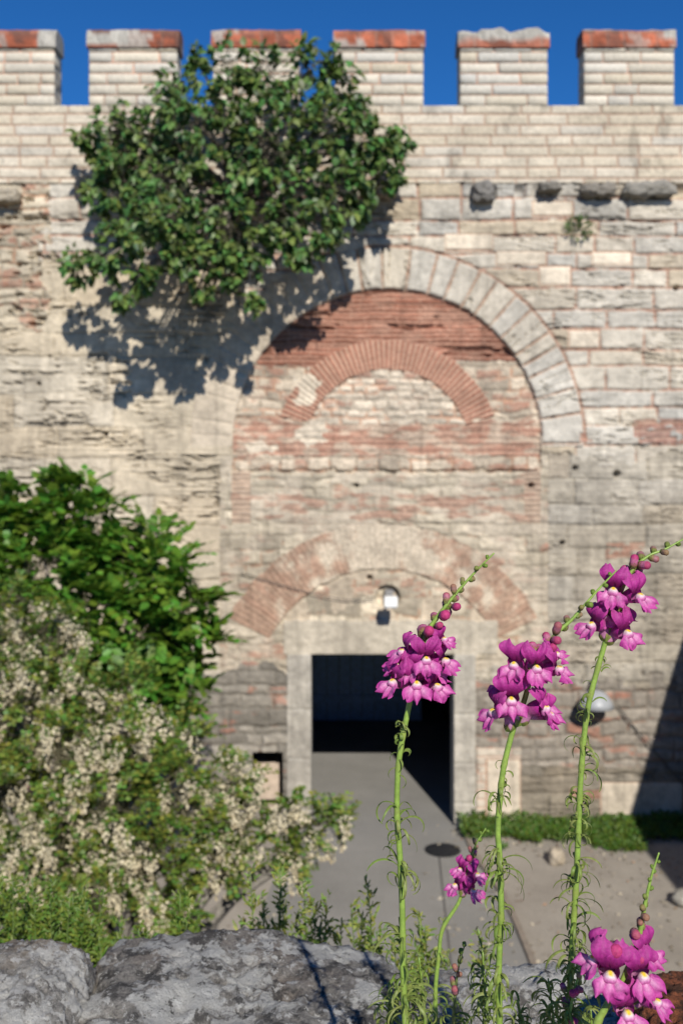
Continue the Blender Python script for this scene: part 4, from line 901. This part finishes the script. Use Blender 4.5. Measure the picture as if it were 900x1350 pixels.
snapdragon('magenta snapdragon with two heaped rows of blooms, between the other two tall ones', 1.0, [(662, 1400), (658, 1350), (657, 1280), (660, 1200), (658, 1130), (656, 1090), (662, 1020), (677, 958), (690, 925), (702, 885), (718, 858), (732, 836), (752, 818), (768, 800), (790, 775), (812, 752)], .0033, .0023,
    [(682, 955, 673, 920, .016, -2, -6, 1.12, 0), (672, 962, 653, 936, .006, -74, -4, 1.06, -14), (680, 945, 662, 905, .0, -60, 14, .86, -10), (686, 952, 715, 932, .010, 62, 6, 1.04, 12), (690, 940, 722, 940, .008, 40, 2, .9, 6), (700, 892, 706, 878, .016, 8, -6, 1.04, 0), (698, 890, 678, 874, .012, -28, -2, 1.0, -4), (704, 888, 733, 880, .006, 62, 8, 1.0, 10), (704, 870, 730, 862, .002, 75, 20, .8, 16)],
    [(705, 862, -.25, -1, 20, 1), (712, 860, -.05, -1, 17, 1), (718, 862, .05, -1, 15, 1), (722, 858, .5, -.8, 18, 1)]+budrun([(724, 850), (732, 836), (752, 818), (768, 800), (790, 775), (812, 752)], [17, 18, 18, 16, 14, 13, 11, 10, 8, 7, 6], 9, 1, -.2),
    [(666, 1006, 3, 14), (660, 1035, 3, 14), (656, 1058, 7, 30), (657, 1135, 10, 34), (657, 1150, 8, 34), (660, 1210, 10, 30), (660, 1232, 6, 30), (658, 1285, 9, 30), (656, 1325, 12, 34)], 2)
snapdragon('magenta snapdragon with the tallest stem, leaning right at the right side', 1.02, [(748, 1400), (750, 1320), (754, 1240), (759, 1160), (762, 1090), (766, 1010), (775, 930), (796, 850), (806, 815), (822, 770), (838, 746), (856, 732), (876, 724), (905, 708)], .0033, .0024,
    [(797, 842, 782, 822, .008, -62, 4, .98, -14), (800, 832, 818, 806, .0, 60, 16, .8, 10), (798, 845, 824, 832, .014, 30, 0, 1.06, 8), (808, 808, 808, 776, .012, -18, -4, 1.10, -8), (814, 800, 840, 784, .012, 38, 2, 1.04, 8), (800, 835, 799, 812, .0, -30, 10, .8, 0)],
    [(828, 762, -.1, -1, 23, 1), (836, 758, .8, -.5, 24, 1), (816, 768, -.2, -1, 20, .8)]+budrun([(834, 750), (846, 738), (862, 729), (880, 722), (905, 709)], [18, 18, 17, 15, 14, 13, 12, 11], 14, 1, .1),
    [(792, 880, 4, 12), (780, 915, 4, 18), (772, 945, 6, 18), (768, 985, 8, 26), (766, 1010, 6, 26), (763, 1050, 8, 26), (762, 1070, 8, 26), (761, 1100, 7, 26), (758, 1145, 8, 28), (757, 1175, 10, 30), (756, 1205, 8, 28), (753, 1240, 10, 30), (752, 1265, 10, 30), (751, 1290, 12, 30), (750, 1325, 12, 30)], 3)
snapdragon('small snapdragon with a thin bent stem, low between the two left stems', 1.35, [(575, 1400), (574, 1350), (574, 1300), (578, 1262), (583, 1225), (604, 1190), (611, 1165), (618, 1140), (626, 1115), (640, 1092)], .0034, .0021,
    [(607, 1180, 622, 1172, .010, 40, 0, .92, 6), (608, 1178, 601, 1166, .006, -60, 6, .88, -8), (612, 1164, 627, 1152, .006, 55, 10, .85, 10), (612, 1160, 607, 1145, .004, -40, 14, .72, -6)],
    [(619, 1135, -.3, -1, 14, 1), (623, 1130, .5, -.8, 13, 1)]+budrun([(622, 1124), (630, 1108), (644, 1088)], [9, 8, 8, 6, 5, 5], 19, .6, -.2), [(583, 1225, 3, 20), (577, 1262, 5, 22), (574, 1310, 6, 26), (574, 1335, 8, 26)], 4)
snapdragon('large magenta snapdragon low in the right corner, above the rust red stone', .88, [(770, 1400), (785, 1352), (800, 1325), (815, 1305), (826, 1280), (838, 1250), (845, 1218), (850, 1190), (858, 1155), (868, 1124)], .0036, .0024,
    [(812, 1305, 803, 1281, .016, -8, -4, 1.18, -6), (824, 1300, 845, 1283, .014, 14, -2, 1.10, 6), (818, 1325, 825, 1332, .018, 10, -8, 1.10, 4), (812, 1302, 785, 1262, .004, -66, 8, 1.0, -14), (834, 1265, 853, 1254, .004, 40, 12, .9, 10), (830, 1322, 862, 1318, .006, 50, 2, .9, 6)],
    [(805, 1248, -.1, -1, 30, 1), (822, 1265, .0, -.8, 24, 1), (836, 1262, .4, -.9, 24, 1), (834, 1228, -.4, -1, 20, .8), (845, 1225, .4, -1, 18, .9)]+budrun([(843, 1215), (850, 1190), (858, 1155), (868, 1128)], [13, 12, 10, 9, 8, 7, 6, 6, 6, 5], 24, .5, -.4), [(790, 1345, 5, 24), (776, 1380, 8, 34)], 5)
snapdragon('short snapdragon with only red buds, at the foot of the tallest stem', 1.0, [(742, 1420), (745, 1370), (750, 1335), (757, 1305), (762, 1285), (766, 1268)], .0022, .0016, [],
    [(748, 1330, -.2, -1, 18, 1), (752, 1345, .4, -.9, 18, 1), (755, 1312, -.4, -1, 15, 1), (757, 1310, .1, -1, 14, 1), (760, 1302, .8, -.5, 13, .8), (744, 1308, -.3, -1, 12, 1), (762, 1290, .1, -1, 9, .4), (765, 1276, .4, -1, 7, .2), (748, 1350, .2, .2, 15, 1)], [(746, 1350, 12, 36), (750, 1330, 8, 30), (738, 1365, 14, 40)], 6)
snapdragon('withered snapdragon with brown seed pods, in front of the light grey stone', 1.1, [(596, 1420), (597, 1350), (600, 1310), (604, 1275), (613, 1243)], .0022, .0016, [],
    [(599, 1300, -.3, -1, 15, .6), (600, 1310, -.2, -1, 15, .7), (603, 1285, .5, -1, 11, .5), (605, 1270, .5, -1, 11, .2), (602, 1280, -.5, -1, 12, .5), (607, 1258, .2, -1, 8, 0), (612, 1248, 0, -1, 7, 0)], [(598, 1330, 6, 24), (600, 1345, 6, 24)], 7, stemcol=(.10, .13, .04))
# leafy non-flowering shoots at the foot of the stems
for k, (x, y, tx, ty, lab) in enumerate([(560, 1400, 552, 1262, 'leafy shoot without flowers right of the first tall stem'), (515, 1400, 512, 1295, 'leafy shoot without flowers left of the first tall stem'), (636, 1400, 636, 1255, 'leafy shoot without flowers left of the middle tall stem'), (730, 1400, 722, 1290, 'leafy shoot without flowers left of the tallest stem'), (690, 1400, 682, 1318, 'low leafy shoot between the middle and the tallest stems'), (775, 1400, 778, 1330, 'low leafy shoot right of the tallest stem')]):
    rs_ = random.Random(60+k); t = empty('leafy_shoot', (P(x, y, 1.06).x, 1.06, 7.12), lab, 'plant', 'leafy shoots on the wall top'); mb = MB(); pp = spline([Vector((P(x, y, 1.06).x, 1.06, 7.12)), P(x, y, 1.06), P((x+tx)/2+3, (y+ty)/2, 1.06), P(tx, ty, 1.06)], 8)
    sweep(mb, pp, [.0022*(1-.6*i/len(pp)) for i in range(len(pp))], 8, GRN*.8); mb.build('stem', M['stem'], t)
    for i in range(int(abs(1390-ty)/11)): whorl(t, P(x+(tx-x)*(.2+.8*i/(abs(1390-ty)/11)), 1390+(ty-1390)*i/(abs(1390-ty)/11), 1.06), 5, .024, rs_, .9)
